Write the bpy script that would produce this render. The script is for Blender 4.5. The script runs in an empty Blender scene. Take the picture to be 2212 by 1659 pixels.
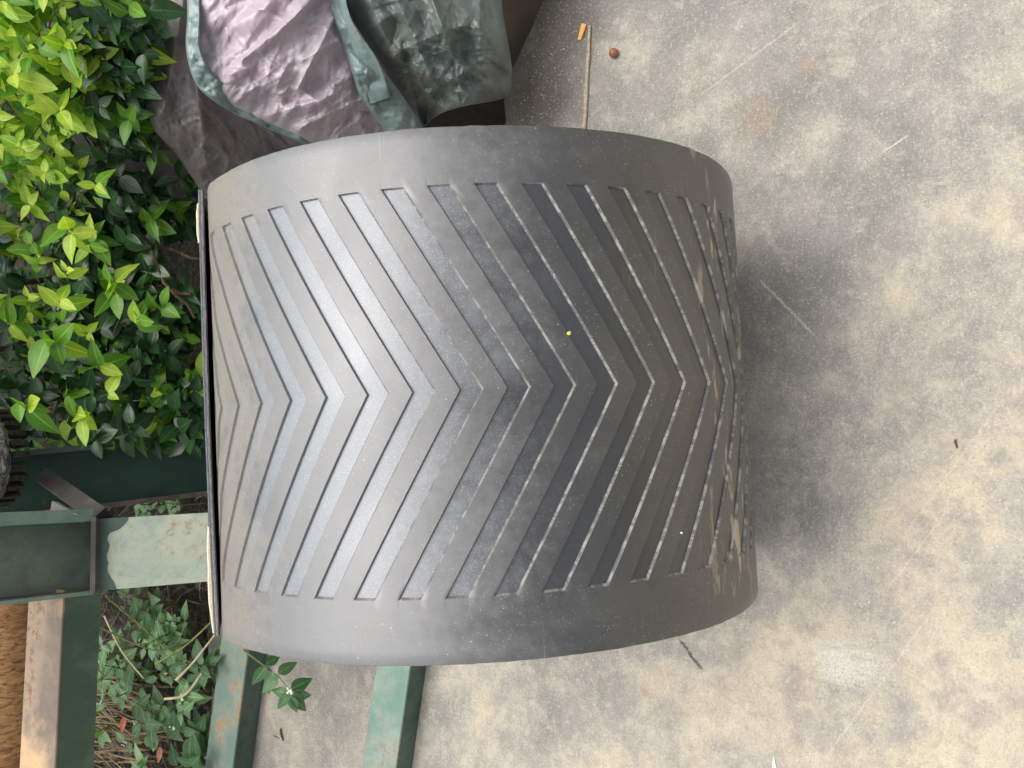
import bpy, math, random
from math import sin, cos, pi, radians, exp, sqrt, floor
from mathutils import Vector, Matrix, noise

random.seed(7)
sc = bpy.context.scene
col = sc.collection

# ------------------------------------------------------------------ camera
F, CX, CY = 1789.0, 1106.0, 829.5          # focal length and centre in 2212 x 1659 picture units
PITCH = radians(60.0)
FA = Vector((0.0507988, 1.0, -0.0487725)).normalized()      # roll axis seen from the camera (x right, y down, z ahead)
W = 0.60                                                     # belt width in metres
CC = Vector((-0.0789235, 0.0454436, 2.2235056)) * W          # roll centre seen from the camera
g = radians(-1.9323421)
UPc = Vector((-cos(PITCH) * cos(g), cos(PITCH) * sin(g), -sin(PITCH)))
XRc = Vector((0, -1, 0)); XRc = (XRc - UPc * XRc.dot(UPc)).normalized()
YFc = UPc.cross(XRc)
R = Matrix((XRc, YFc, UPc))
H = 1.5483                                                   # camera height above the floor
CAM = Vector((0, 0, H))


def ray(px, py):
    return R @ Vector(((px - CX) / F, (py - CY) / F, 1.0))


def P(px, py, rng):
    v = ray(px, py).normalized()
    return CAM + v * rng


def G(px, py, h=0.0):
    v = ray(px, py)
    return CAM + v * ((h - H) / v.z)


cam_d = bpy.data.cameras.new('camera')
cam = bpy.data.objects.new('camera', cam_d); col.objects.link(cam)
xc, yc, zc = R.col[0], R.col[1], R.col[2]
M = Matrix((xc, -yc, -zc)).transposed().to_4x4()
M.translation = CAM
cam.matrix_world = M
cam_d.sensor_width = 36.0
cam_d.lens = F / 2212.0 * 36.0
cam_d.clip_start = 0.02
cam_d.clip_end = 500.0
sc.camera = cam

# ------------------------------------------------------------------ light
SUN_DIR = Vector((0.10, 0.20, 0.97)).normalized()
elev = math.asin(SUN_DIR.z)
azim = math.atan2(SUN_DIR.x, SUN_DIR.y)
world = bpy.data.worlds.new('World'); sc.world = world
world.use_nodes = True
wn = world.node_tree; wn.nodes.clear()
sky = wn.nodes.new('ShaderNodeTexSky'); sky.sky_type = 'NISHITA'; sky.sun_disc = False
sky.sun_elevation = elev; sky.sun_rotation = azim
sky.air_density = 1.0; sky.dust_density = 6.0; sky.ozone_density = 1.0
hs = wn.nodes.new('ShaderNodeHueSaturation'); hs.inputs['Saturation'].default_value = 0.25
bgn = wn.nodes.new('ShaderNodeBackground'); bgn.inputs['Strength'].default_value = 0.15
wo = wn.nodes.new('ShaderNodeOutputWorld')
wn.links.new(sky.outputs[0], hs.inputs['Color']); wn.links.new(hs.outputs[0], bgn.inputs['Color'])
wn.links.new(bgn.outputs[0], wo.inputs['Surface'])
sun_d = bpy.data.lights.new('sun', 'SUN'); sun_d.energy = 1.2; sun_d.angle = radians(60); sun_d.color = (1.0, 0.955, 0.88)
sun = bpy.data.objects.new('sun', sun_d); col.objects.link(sun)
sun.rotation_euler = SUN_DIR.to_track_quat('Z', 'Y').to_euler(); sun.location = (1, 2, 4)
sc.view_settings.view_transform = 'Standard'; sc.view_settings.look = 'None'
sc.view_settings.gamma = 1.0; sc.view_settings.use_curve_mapping = False
sc.view_settings.exposure = 0.46


# ------------------------------------------------------------------ object helpers
def tag(o, label=None, cat=None, group=None, kind=None):
    if label: o['label'] = label
    if cat: o['category'] = cat
    if group: o['group'] = group
    if kind: o['kind'] = kind
    return o


def link(name, me, mats=(), parent=None, smooth=True, sharp=None):
    o = bpy.data.objects.new(name, me); col.objects.link(o)
    for m in mats:
        me.materials.append(m)
    if smooth:
        for p in me.polygons: p.use_smooth = True
        if sharp: me.set_sharp_from_angle(angle=radians(sharp))
    if parent: o.parent = parent; o.matrix_parent_inverse = parent.matrix_world.inverted()
    return o


def empty(name, loc, **kw):
    o = bpy.data.objects.new(name, None); col.objects.link(o)
    o.location = loc; o.empty_display_size = 0.05
    o.matrix_world = Matrix.Translation(loc)
    return tag(o, **kw)


def mesh(name, V, Fc, mi=None):
    me = bpy.data.meshes.new(name)
    me.from_pydata([tuple(v) for v in V], [], Fc)
    if mi: me.polygons.foreach_set('material_index', mi)
    me.update()
    return me


class MB:
    def __init__(s): s.V = []; s.F = []

    def add(s, V, Fc):
        b = len(s.V); s.V += [Vector(v) for v in V]; s.F += [tuple(i + b for i in f) for f in Fc]

    def box(s, c, ax, ay, az, bev=0.002):
        """box with bevelled edges; ax ay az are half-extent vectors"""
        c = Vector(c)
        n = [ax.length, ay.length, az.length]
        u = [ax.normalized(), ay.normalized(), az.normalized()]
        b = min(bev, min(n) * 0.45)
        V = []; idx = {}
        for sx in (-1, 1):
            for sy in (-1, 1):
                for sz in (-1, 1):
                    sg = (sx, sy, sz)
                    for k in range(3):
                        q = c.copy()
                        for j in range(3):
                            q += u[j] * (sg[j] * (n[j] if j == k else n[j] - b))
                        idx[(sg, k)] = len(V); V.append(q)
        Fc = []
        for k in range(3):
            a1, a2 = (k + 1) % 3, (k + 2) % 3
            for sgn in (-1, 1):
                ring = []
                for s1, s2 in ((-1, -1), (1, -1), (1, 1), (-1, 1)):
                    sg = [0, 0, 0]; sg[k] = sgn; sg[a1] = s1; sg[a2] = s2
                    ring.append(idx[(tuple(sg), k)])
                Fc.append(ring if sgn > 0 else ring[::-1])
        for k in range(3):
            a1, a2 = (k + 1) % 3, (k + 2) % 3
            for s1 in (-1, 1):
                for s2 in (-1, 1):
                    A = [0, 0, 0]; B = [0, 0, 0]
                    A[k] = -1; B[k] = 1
                    A[a1] = B[a1] = s1; A[a2] = B[a2] = s2
                    A = tuple(A); B = tuple(B)
                    f = [idx[(A, a1)], idx[(B, a1)], idx[(B, a2)], idx[(A, a2)]]
                    Fc.append(f if s1 * s2 > 0 else f[::-1])
        for sx in (-1, 1):
            for sy in (-1, 1):
                for sz in (-1, 1):
                    t = (sx, sy, sz); f = [idx[(t, 0)], idx[(t, 1)], idx[(t, 2)]]
                    Fc.append(f if sx * sy * sz > 0 else f[::-1])
        s.add(V, Fc)

    def tube(s, pts, rad, n=8, cap=True):
        pts = [Vector(p) for p in pts]
        V = []; Fc = []
        prev = None
        for i, p in enumerate(pts):
            d = (pts[min(i + 1, len(pts) - 1)] - pts[max(i - 1, 0)])
            if d.length < 1e-9: d = Vector((0, 0, 1))
            d.normalize()
            if prev is None:
                h = Vector((0, 0, 1)) if abs(d.z) < 0.9 else Vector((1, 0, 0))
                u = d.cross(h).normalized()
            else:
                u = (prev - d * prev.dot(d)).normalized()
            prev = u; w = d.cross(u)
            r = rad[i] if isinstance(rad, (list, tuple)) else rad
            for k in range(n):
                a = 2 * pi * k / n
                V.append(p + (u * cos(a) + w * sin(a)) * r)
        for i in range(len(pts) - 1):
            for k in range(n):
                a = i * n + k; b = i * n + (k + 1) % n
                Fc.append((a, b, b + n, a + n))
        if cap:
            Fc.append(tuple(range(n))[::-1]); Fc.append(tuple((len(pts) - 1) * n + k for k in range(n)))
        s.add(V, Fc)

    def blob(s, c, r, nu=8, nv=5, jit=0.2):
        c = Vector(c); V = []; Fc = []
        for j in range(nv + 1):
            th = pi * j / nv
            for i in range(nu):
                ph = 2 * pi * i / nu
                d = Vector((sin(th) * cos(ph), sin(th) * sin(ph), cos(th)))
                q = 1 + jit * noise.noise(d * 1.7 + c * 37)
                V.append(c + Vector((d.x * r[0], d.y * r[1], d.z * r[2])) * q)
        for j in range(nv):
            for i in range(nu):
                a = j * nu + i; b = j * nu + (i + 1) % nu
                Fc.append((a, b, b + nu, a + nu))
        s.add(V, Fc)

    def obj(s, name, mats, parent=None, smooth=True, sharp=35):
        me = mesh(name, s.V, s.F)
        return link(name, me, mats if isinstance(mats, (list, tuple)) else [mats], parent, smooth, sharp)


# ------------------------------------------------------------------ material helpers
class NT:
    def __init__(s, name):
        s.m = bpy.data.materials.new(name); s.m.use_nodes = True
        s.t = s.m.node_tree; s.n = s.t.nodes
        s.b = s.n['Principled BSDF']; s.out = s.n['Material Output']

    def new(s, typ, **kw):
        nd = s.n.new(typ)
        for k, v in kw.items(): setattr(nd, k, v)
        return nd

    def put(s, sock, v):
        if hasattr(v, 'is_linked') or isinstance(v, bpy.types.NodeSocket): s.t.links.new(v, sock)
        else:
            if isinstance(v, (tuple, list)) and len(v) == 3 and sock.type == 'RGBA': v = (*v, 1)
            sock.default_value = v

    def coord(s, which='Object', scale=None, loc=None, rot=None):
        tc = s.new('ShaderNodeTexCoord').outputs[which]
        if scale is None and loc is None and rot is None: return tc
        mp = s.new('ShaderNodeMapping')
        s.put(mp.inputs['Vector'], tc)
        if scale: mp.inputs['Scale'].default_value = scale
        if loc: mp.inputs['Location'].default_value = loc
        if rot: mp.inputs['Rotation'].default_value = rot
        return mp.outputs[0]

    def noise(s, vec, scale, detail=4, rough=0.55, dist=0.0, out='Fac'):
        nd = s.new('ShaderNodeTexNoise')
        s.put(nd.inputs['Vector'], vec); nd.inputs['Scale'].default_value = scale
        nd.inputs['Detail'].default_value = detail; nd.inputs['Roughness'].default_value = rough
        nd.inputs['Distortion'].default_value = dist
        return nd.outputs[out]

    def voro(s, vec, scale, feature='F1', rnd=1.0):
        nd = s.new('ShaderNodeTexVoronoi', feature=feature)
        s.put(nd.inputs['Vector'], vec); nd.inputs['Scale'].default_value = scale
        nd.inputs['Randomness'].default_value = rnd
        return nd.outputs

    def ramp(s, fac, stops, interp='LINEAR'):
        nd = s.new('ShaderNodeValToRGB'); cr = nd.color_ramp; cr.interpolation = interp
        s.put(nd.inputs[0], fac)
        while len(cr.elements) < len(stops): cr.elements.new(0.5)
        for e, (p, c) in zip(cr.elements, stops):
            e.position = p
            e.color = (c, c, c, 1) if isinstance(c, (int, float)) else (*c, 1)
        return nd.outputs[0]

    def step(s, fac, lo, hi, a=0.0, b=1.0):
        nd = s.new('ShaderNodeMapRange'); nd.interpolation_type = 'SMOOTHSTEP'
        s.put(nd.inputs['Value'], fac)
        for k, v in (('From Min', lo), ('From Max', hi), ('To Min', a), ('To Max', b)): nd.inputs[k].default_value = v
        return nd.outputs[0]

    def math(s, op, a, b=None, c=None):
        nd = s.new('ShaderNodeMath', operation=op)
        s.put(nd.inputs[0], a)
        if b is not None: s.put(nd.inputs[1], b)
        if c is not None: s.put(nd.inputs[2], c)
        return nd.outputs[0]

    def mix(s, fac, a, b, mode='MIX'):
        nd = s.new('ShaderNodeMix', data_type='RGBA', blend_type=mode)
        s.put(nd.inputs[0], fac); s.put(nd.inputs[6], a); s.put(nd.inputs[7], b)
        return nd.outputs[2]

    def bump(s, h, strength=0.3, dist=0.002, normal=None):
        nd = s.new('ShaderNodeBump'); s.put(nd.inputs['Height'], h)
        nd.inputs['Strength'].default_value = strength; nd.inputs['Distance'].default_value = dist
        if normal is not None: s.put(nd.inputs['Normal'], normal)
        return nd.outputs[0]

    def sep(s, vec):
        nd = s.new('ShaderNodeSeparateXYZ'); s.put(nd.inputs[0], vec); return nd.outputs

    def set(s, **kw):
        for k, v in kw.items(): s.put(s.b.inputs[k.replace('_', ' ')], v)
        return s.m


def mat_concrete():
    t = NT('concrete'); o = t.coord()
    n1 = t.noise(o, 5.2, 6, 0.62, 0.25)
    n2 = t.noise(t.coord(loc=(3, 7, 0)), 2.1, 5, 0.6, 0.2)
    fine = t.noise(o, 60, 5, 0.7)
    grain = t.noise(o, 330, 3, 0.7)
    vfine = t.noise(o, 900, 2, 0.6)
    patch = t.math('ADD', t.math('MULTIPLY', n1, 0.62), t.math('MULTIPLY', n2, 0.38))
    patch = t.math('ADD', patch, t.math('MULTIPLY', t.math('SUBTRACT', fine, 0.5), 0.22))
    patch = t.math('ADD', patch, t.math('MULTIPLY', t.math('SUBTRACT', grain, 0.5), 0.30))
    x, y, z = t.sep(o)
    # paler floor towards the left; greyer round the roll
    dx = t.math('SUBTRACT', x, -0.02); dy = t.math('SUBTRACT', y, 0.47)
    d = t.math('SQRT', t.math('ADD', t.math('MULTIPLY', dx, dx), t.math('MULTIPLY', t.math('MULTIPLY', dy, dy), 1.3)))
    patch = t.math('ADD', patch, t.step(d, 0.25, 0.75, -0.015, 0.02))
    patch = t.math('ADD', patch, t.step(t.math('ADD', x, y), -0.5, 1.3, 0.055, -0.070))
    c = t.ramp(patch, [(0.36, (0.20, 0.195, 0.175)), (0.455, (0.285, 0.272, 0.24)), (0.52, (0.40, 0.375, 0.32)), (0.60, (0.53, 0.46, 0.345)), (0.70, (0.62, 0.545, 0.41))])
    # mauve-grey stains
    st = t.noise(t.coord(loc=(11, 2, 5)), 9, 5, 0.65)
    c = t.mix(t.step(st, 0.48, 0.64, 0, 0.6), c, (0.30, 0.28, 0.262))
    fl = t.noise(t.coord(loc=(6, 1, 5)), 24, 6, 0.72, 0.6)
    c = t.mix(t.step(fl, 0.49, 0.64, 0, 0.34), c, (0.235, 0.23, 0.215))
    c = t.mix(t.step(fl, 0.47, 0.34, 0, 0.30), c, (0.64, 0.59, 0.48))
    # orange rust stains: faint general plus two particular spots
    ru = t.noise(t.coord(loc=(1, 9, 2)), 4.2, 4, 0.6)
    c = t.mix(t.step(ru, 0.66, 0.78, 0, 0.35), c, (0.42, 0.25, 0.14))
    for (px, py, rr, aa) in ((1640, 245, 0.055, 0.24), (1745, 140, 0.024, 0.30), (2540 / 1.823, 2730 / 1.823, 0.018, 0.6), (1560, 2 * 745, 0.02, 0.3)):
        q = G(px, py)
        ex = t.math('SUBTRACT', x, q.x); ey = t.math('SUBTRACT', y, q.y)
        dd = t.math('SQRT', t.math('ADD', t.math('MULTIPLY', ex, ex), t.math('MULTIPLY', ey, ey)))
        dd = t.math('ADD', dd, t.math('MULTIPLY', t.math('SUBTRACT', st, 0.5), rr * 3.2))
        c = t.mix(t.step(dd, rr * 0.1, rr, aa, 0), c, (0.46, 0.25, 0.12))
    # heap shade and earth put into the colour along the slab and sheeting foot
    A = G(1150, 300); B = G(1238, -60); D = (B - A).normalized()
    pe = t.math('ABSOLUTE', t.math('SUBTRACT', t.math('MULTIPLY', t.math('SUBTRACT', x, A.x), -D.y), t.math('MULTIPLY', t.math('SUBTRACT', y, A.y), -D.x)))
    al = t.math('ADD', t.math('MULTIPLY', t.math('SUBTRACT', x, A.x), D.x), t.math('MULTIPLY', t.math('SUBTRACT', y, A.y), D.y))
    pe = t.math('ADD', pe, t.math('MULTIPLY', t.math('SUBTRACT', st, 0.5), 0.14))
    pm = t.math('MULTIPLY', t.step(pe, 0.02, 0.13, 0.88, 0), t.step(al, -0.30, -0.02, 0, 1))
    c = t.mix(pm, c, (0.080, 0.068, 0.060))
    # a dried smear of white paint
    q = G(1822, 1435)
    ex = t.math('DIVIDE', t.math('SUBTRACT', x, q.x), 0.052); ey = t.math('DIVIDE', t.math('SUBTRACT', y, q.y), 0.085)
    dd = t.math('SQRT', t.math('ADD', t.math('MULTIPLY', ex, ex), t.math('MULTIPLY', ey, ey)))
    brush = t.noise(t.coord(scale=(95, 16, 14)), 1.0, 5, 0.65)
    dd = t.math('ADD', dd, t.math('MULTIPLY', t.math('SUBTRACT', brush, 0.5), 1.9))
    dd = t.math('ADD', dd, t.math('MULTIPLY', t.math('SUBTRACT', fine, 0.5), 0.7))
    c = t.mix(t.math('MULTIPLY', t.step(dd, 0.05, 1.1, 0.72, 0), t.step(grain, 0.36, 0.56, 0.35, 1.0)), c, (0.74, 0.72, 0.62))
    # straight scratches and one crack
    def line(a, b, wd, colr, amt, cc, rough=0.006):
        A = G(*a); B = G(*b); D = (B - A); L = D.length; D.normalize()
        ax = t.math('SUBTRACT', x, A.x); ay = t.math('SUBTRACT', y, A.y)
        al = t.math('ADD', t.math('MULTIPLY', ax, D.x), t.math('MULTIPLY', ay, D.y))
        pe = t.math('ABSOLUTE', t.math('ADD', t.math('SUBTRACT', t.math('MULTIPLY', ax, -D.y), t.math('MULTIPLY', ay, -D.x)),
                                       t.math('MULTIPLY', t.math('SUBTRACT', fine, 0.5), rough)))
        m1 = t.step(pe, wd * 0.4, wd, 1, 0)
        m2 = t.step(al, 0, L * 0.15, 0, 1); m3 = t.step(al, L * 0.8, L, 1, 0)
        m = t.math('MULTIPLY', t.math('MULTIPLY', m1, m2), t.math('MULTIPLY', m3, t.step(grain, 0.38, 0.55, 0.1, amt)))
        return t.mix(m, cc, colr), m
    c, m = line((1632, 595), (1775, 740), 0.0028, (0.62, 0.57, 0.5), 0.8, c)
    c, m = line((1930, 1190), (2190, 830), 0.0020, (0.75, 0.66, 0.5), 0.3, c, 0.015)
    c, m = line((1770, 1655), (2030, 1300), 0.0016, (0.78, 0.7, 0.58), 0.35, c, 0.015)
    c, m = line((1905, 1290), (2060, 1085), 0.0014, (0.8, 0.72, 0.58), 0.35, c, 0.012)
    c, m = line((1750, 30), (1500, 215), 0.0030, (0.62, 0.55, 0.45), 0.5, c)
    c, m = line((1965, 290), (1905, 330), 0.0016, (0.75, 0.7, 0.6), 0.8, c, 0.002)
    c, crack = line((1466, 1378), (1520, 1452), 0.0035, (0.07, 0.068, 0.065), 0.9, c, 0.02)
    g2 = t.noise(t.coord(loc=(2, 8, 1)), 190, 4, 0.75)
    c = t.mix(t.step(g2, 0.54, 0.70, 0, 0.50), c, (0.17, 0.155, 0.13))
    c = t.mix(t.step(g2, 0.46, 0.32, 0, 0.50), c, (0.70, 0.65, 0.53))
    # speckle
    v = t.voro(o, 140)
    c = t.mix(t.step(v['Distance'], 0.05, 0.17, 0.55, 0), c, (0.80, 0.76, 0.66))
    v2 = t.voro(t.coord(loc=(5, 5, 5)), 55)
    c = t.mix(t.step(v2['Distance'], 0.025, 0.07, 0.75, 0), c, (0.055, 0.05, 0.045))
    c = t.mix(t.step(vfine, 0.35, 0.68, 0.0, 0.28), c, (0.16, 0.15, 0.14), 'MIX')
    h = t.math('ADD', t.math('MULTIPLY', grain, 0.6), t.math('MULTIPLY', fine, 0.9))
    h = t.math('SUBTRACT', h, t.math('MULTIPLY', crack, 2.0))
    h = t.math('ADD', h, t.math('MULTIPLY', vfine, 0.25)); h = t.math('ADD', h, t.math('MULTIPLY', g2, -0.6))
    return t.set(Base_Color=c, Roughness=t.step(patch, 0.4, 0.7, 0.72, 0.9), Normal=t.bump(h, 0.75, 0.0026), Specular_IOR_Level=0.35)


def mat_rubber(name, kind='land'):
    t = NT(name)
    uv = t.coord('UV')                 # x: metres along the belt, y: metres across it
    st = t.noise(t.coord('UV', scale=(6, 22, 1)), 1.0, 5, 0.6, 0.4)
    n1 = t.noise(uv, 9, 5, 0.6, 0.5)
    n2 = t.noise(uv, 70, 4, 0.65)
    gr = t.noise(uv, 420, 3, 0.7)
    s, v, _ = t.sep(uv)
    base = {'land': (0.021, 0.0205, 0.018), 'floor': (0.010, 0.0105, 0.0115), 'wall': (0.055, 0.055, 0.052), 'rim': (0.05, 0.05, 0.05)}[kind]
    c = t.mix(t.step(n1, 0.35, 0.65), base, tuple(b * 1.6 for b in base))
    # dust grey with sky sheen put into the colour, stronger on the uppermost stretch
    dust_sheen = t.math('ADD', t.math('ADD', t.math('MULTIPLY', n1, 0.30), t.math('MULTIPLY', st, 0.28)), 0.21)
    dust_sheen = t.math('ADD', dust_sheen, t.math('MULTIPLY', t.math('SUBTRACT', n2, 0.5), 0.35))
    up = t.step(s, -0.20, 0.24, 0.26, -0.27 if kind != 'floor' else -0.36)
    dust_sheen = t.step(t.math('ADD', dust_sheen, up), 0.30, 0.80, 0.0, 0.78 if kind != 'floor' else 0.80)
    c = t.mix(dust_sheen, c, (0.158, 0.162, 0.168) if kind != 'floor' else (0.19, 0.215, 0.245))
    # tan silt
    tn = t.math('ADD', t.math('MULTIPLY', n1, 0.5), t.math('MULTIPLY', n2, 0.5))
    tn = t.math('ADD', tn, t.step(s, -0.38, -0.20, 0.40, 0.0))
    c = t.mix(t.step(tn, 0.62, 0.95, 0, 0.70), c, (0.225, 0.20, 0.155))
    ds = t.voro(t.coord('UV', loc=(4, 4, 0)), 170)
    c = t.mix(t.math('MULTIPLY', t.step(ds['Distance'], 0.10, 0.24, 0.6, 0), t.step(tn, 0.70, 0.95)), c, (0.05, 0.048, 0.045))
    # brown mud low on the front
    md = t.math('ADD', t.math('MULTIPLY', st, 0.6), t.step(s, 0.10, 0.40, -0.25, 0.08))
    c = t.mix(t.step(md, 0.36, 0.55, 0, 0.35), c, (0.040, 0.034, 0.026))
    mk = t.noise(t.coord('UV', scale=(34, 7, 1)), 1.0, 4, 0.7)
    md2 = t.math('MULTIPLY', t.step(mk, 0.56, 0.64), t.step(s, 0.26, 0.36))
    c = t.mix(t.math('MULTIPLY', md2, 0.8), c, (0.42, 0.35, 0.24))
    sc1 = t.noise(t.coord('UV', scale=(230, 5, 1)), 1.0, 3, 0.6, 0.3); sc2 = t.noise(t.coord('UV', scale=(8, 150, 1), rot=(0, 0, 0.5)), 1.0, 3, 0.6, 0.2)
    sm = t.math('MULTIPLY', t.math('ADD', t.step(sc1, 0.66, 0.74), t.step(sc2, 0.68, 0.76)), t.step(n1, 0.42, 0.6))
    c = t.mix(t.math('MULTIPLY', sm, 0.35), c, (0.26, 0.26, 0.25))
    # pale grit
    vo = t.voro(uv, 190); vb = t.voro(t.coord('UV', loc=(3, 1, 0)), 62)
    area = t.step(t.noise(uv, 7, 3, 0.6), 0.36, 0.58, 0.25, 1.0)
    if kind == 'floor': area = t.math('MULTIPLY', area, t.step(s, -0.05, 0.12, 0.8, 0.12))
    c = t.mix(t.math('MULTIPLY', t.step(vo['Distance'], 0.06, 0.17, 0.55, 0), area), c, (0.42, 0.40, 0.35))
    vc = t.voro(t.coord('UV', loc=(7, 3, 0)), 330)
    c = t.mix(t.math('MULTIPLY', t.step(vc['Distance'], 0.08, 0.22, 0.40, 0), area), c, (0.30, 0.29, 0.25))
    c = t.mix(t.math('MULTIPLY', t.step(vb['Distance'], 0.025, 0.06, 0.8, 0), area), c, (0.62, 0.58, 0.48))
    if kind == 'floor':
        vg = t.voro(t.coord('UV', loc=(9, 1, 0)), 420)
        c = t.mix(t.math('MULTIPLY', t.step(vg['Distance'], 0.10, 0.30, 0.45, 0), t.step(s, -0.05, 0.12, 1.0, 0.1)), c, (0.5, 0.52, 0.55))
    if kind == 'wall':
        c = t.mix(t.step(n2, 0.44, 0.60, 0.0, 0.7), c, (0.32, 0.31, 0.27))
    rough = t.math('ADD', t.math('MULTIPLY', gr, 0.12), 0.68 if kind == 'wall' else {'land': 0.33, 'floor': 0.27}.get(kind, 0.38))
    rough = t.math('ADD', rough, t.math('MULTIPLY', dust_sheen, 0.16))
    rough = t.math('ADD', rough, t.step(n1, 0.3, 0.7, -0.03, 0.06))
    h = t.math('ADD', t.math('MULTIPLY', gr, 0.5), t.math('MULTIPLY', n2, 0.5))
    bs = 0.14 if kind != 'floor' else 0.30
    return t.set(Base_Color=c, Roughness=rough, IOR=1.62, Specular_IOR_Level=1.0, Normal=t.bump(h, bs, 0.0012))


def mat_cut():
    t = NT('cut_ply'); uv = t.coord('UV')
    s, v, _ = t.sep(uv)               # x: 0..1 through the thickness, y metres along the edge
    n = t.noise(t.coord('UV', scale=(2.2, 30, 1)), 1.0, 5, 0.7)
    n2 = t.noise(t.coord('UV', scale=(9, 120, 1)), 1.0, 4, 0.7)
    p = t.math('ADD', s, t.math('MULTIPLY', t.math('SUBTRACT', n, 0.5), 0.5))
    c = t.ramp(p, [(0.0, (0.03, 0.03, 0.03)), (0.22, (0.05, 0.05, 0.052)), (0.36, (0.42, 0.40, 0.38)), (0.46, (0.10, 0.10, 0.11)), (0.56, (0.5, 0.48, 0.46)), (0.68, (0.08, 0.08, 0.10)), (1.0, (0.20, 0.21, 0.25))])
    c = t.mix(t.step(n2, 0.5, 0.62, 0, 0.6), c, (0.06, 0.055, 0.055))
    return t.set(Base_Color=c, Roughness=0.6, Normal=t.bump(n2, 0.5, 0.002))


def mat_paint(name, paint, fade, rust=(0.23, 0.10, 0.045), rust_amt=0.5, grime=0.5, scale=1.0, rough=0.55, tan=None):
    t = NT(name); o = t.coord('Object')
    n1 = t.noise(o, 9 * scale, 5, 0.6, 0.3); n2 = t.noise(o, 46 * scale, 6, 0.75, 0.3)
    gr = t.noise(o, 260, 3, 0.7)
    stt = t.noise(t.coord('Object', scale=(6, 6, 60)), 1.0, 4, 0.6)
    c = t.mix(t.step(n1, 0.4, 0.62), paint, fade)
    c = t.mix(t.step(n2, 0.42, 0.7, 0, 0.35 * grime), c, (0.05, 0.045, 0.04))
    rs = t.math('ADD', t.math('MULTIPLY', n2, 0.55), t.math('MULTIPLY', n1, 0.45))
    rs = t.math('ADD', rs, t.math('MULTIPLY', t.math('SUBTRACT', gr, 0.5), 0.14))
    lo = 0.66 - 0.28 * rust_amt
    rm = t.step(rs, lo, lo + 0.06)
    c = t.mix(rm, c, t.mix(t.step(gr, 0.35, 0.65), rust, tuple(min(1, q * 1.7) for q in rust)))
    if tan:
        tm = t.noise(t.coord('Object', loc=(4, 4, 4)), 5, 5, 0.6)
        lx = t.sep(o)[0]
        tm = t.math('ADD', tm, t.step(lx, -0.80, -0.55, 0.20, -0.12))
        c = t.mix(t.step(tm, 0.42, 0.56, 0, 0.9), c, tan)
    vo = t.voro(o, 120)
    c = t.mix(t.step(vo['Distance'], 0.06, 0.14, 0.5, 0), c, (0.06, 0.045, 0.035))
    h = t.math('SUBTRACT', t.math('MULTIPLY', gr, 0.3), t.math('MULTIPLY', rm, 0.8))
    return t.set(Base_Color=c, Roughness=t.math('ADD', t.math('MULTIPLY', rm, 0.3), rough), Normal=t.bump(h, 0.4, 0.0015))


def mat_rust():
    t = NT('rusty_steel'); o = t.coord('Object')
    n = t.noise(t.coord('Object', scale=(170, 42, 42)), 1.0, 6, 0.75, 0.6)
    n1 = t.noise(o, 6, 5, 0.6); g2 = t.noise(o, 300, 3, 0.7)
    c = t.ramp(n, [(0.36, (0.13, 0.06, 0.028)), (0.44, (0.36, 0.17, 0.07)), (0.55, (0.54, 0.30, 0.13)), (0.72, (0.64, 0.44, 0.24))])
    c = t.mix(t.step(n1, 0.45, 0.68, 0, 0.5), c, (0.27, 0.12, 0.05))
    return t.set(Base_Color=c, Roughness=0.85, Normal=t.bump(t.math('ADD', n, t.math('MULTIPLY', g2, 0.3)), 0.6, 0.004))


def mat_plastic(name, c1, c2, c3, rough=0.34):
    t = NT(name); o = t.coord('Object')
    n1 = t.noise(o, 7, 4, 0.55, 0.5); n2 = t.noise(o, 30, 4, 0.6); n3 = t.noise(o, 160, 4, 0.7)
    c = t.mix(t.step(n1, 0.40, 0.60), c1, c2)
    c = t.mix(t.step(n2, 0.52, 0.68, 0, 0.6), c, c3)
    c = t.mix(t.step(n3, 0.58, 0.72, 0, 0.35), c, (0.30, 0.26, 0.20))
    vo = t.voro(o, 95)
    c = t.mix(t.step(vo['Distance'], 0.05, 0.10, 0.6, 0), c, (0.10, 0.075, 0.05))
    h = t.math('ADD', t.math('MULTIPLY', n2, 0.8), t.math('MULTIPLY', n3, 0.12))
    w = t.voro(t.coord('Object', scale=(1, 1, 0.5)), 26, 'DISTANCE_TO_EDGE')
    h = t.math('ADD', h, t.math('MULTIPLY', t.step(w['Distance'], 0, 0.12), 0.05))
    return t.set(Base_Color=c, Roughness=t.math('ADD', t.math('MULTIPLY', n3, 0.15), rough), Specular_IOR_Level=0.7, Normal=t.bump(h, 0.25, 0.004))


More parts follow.
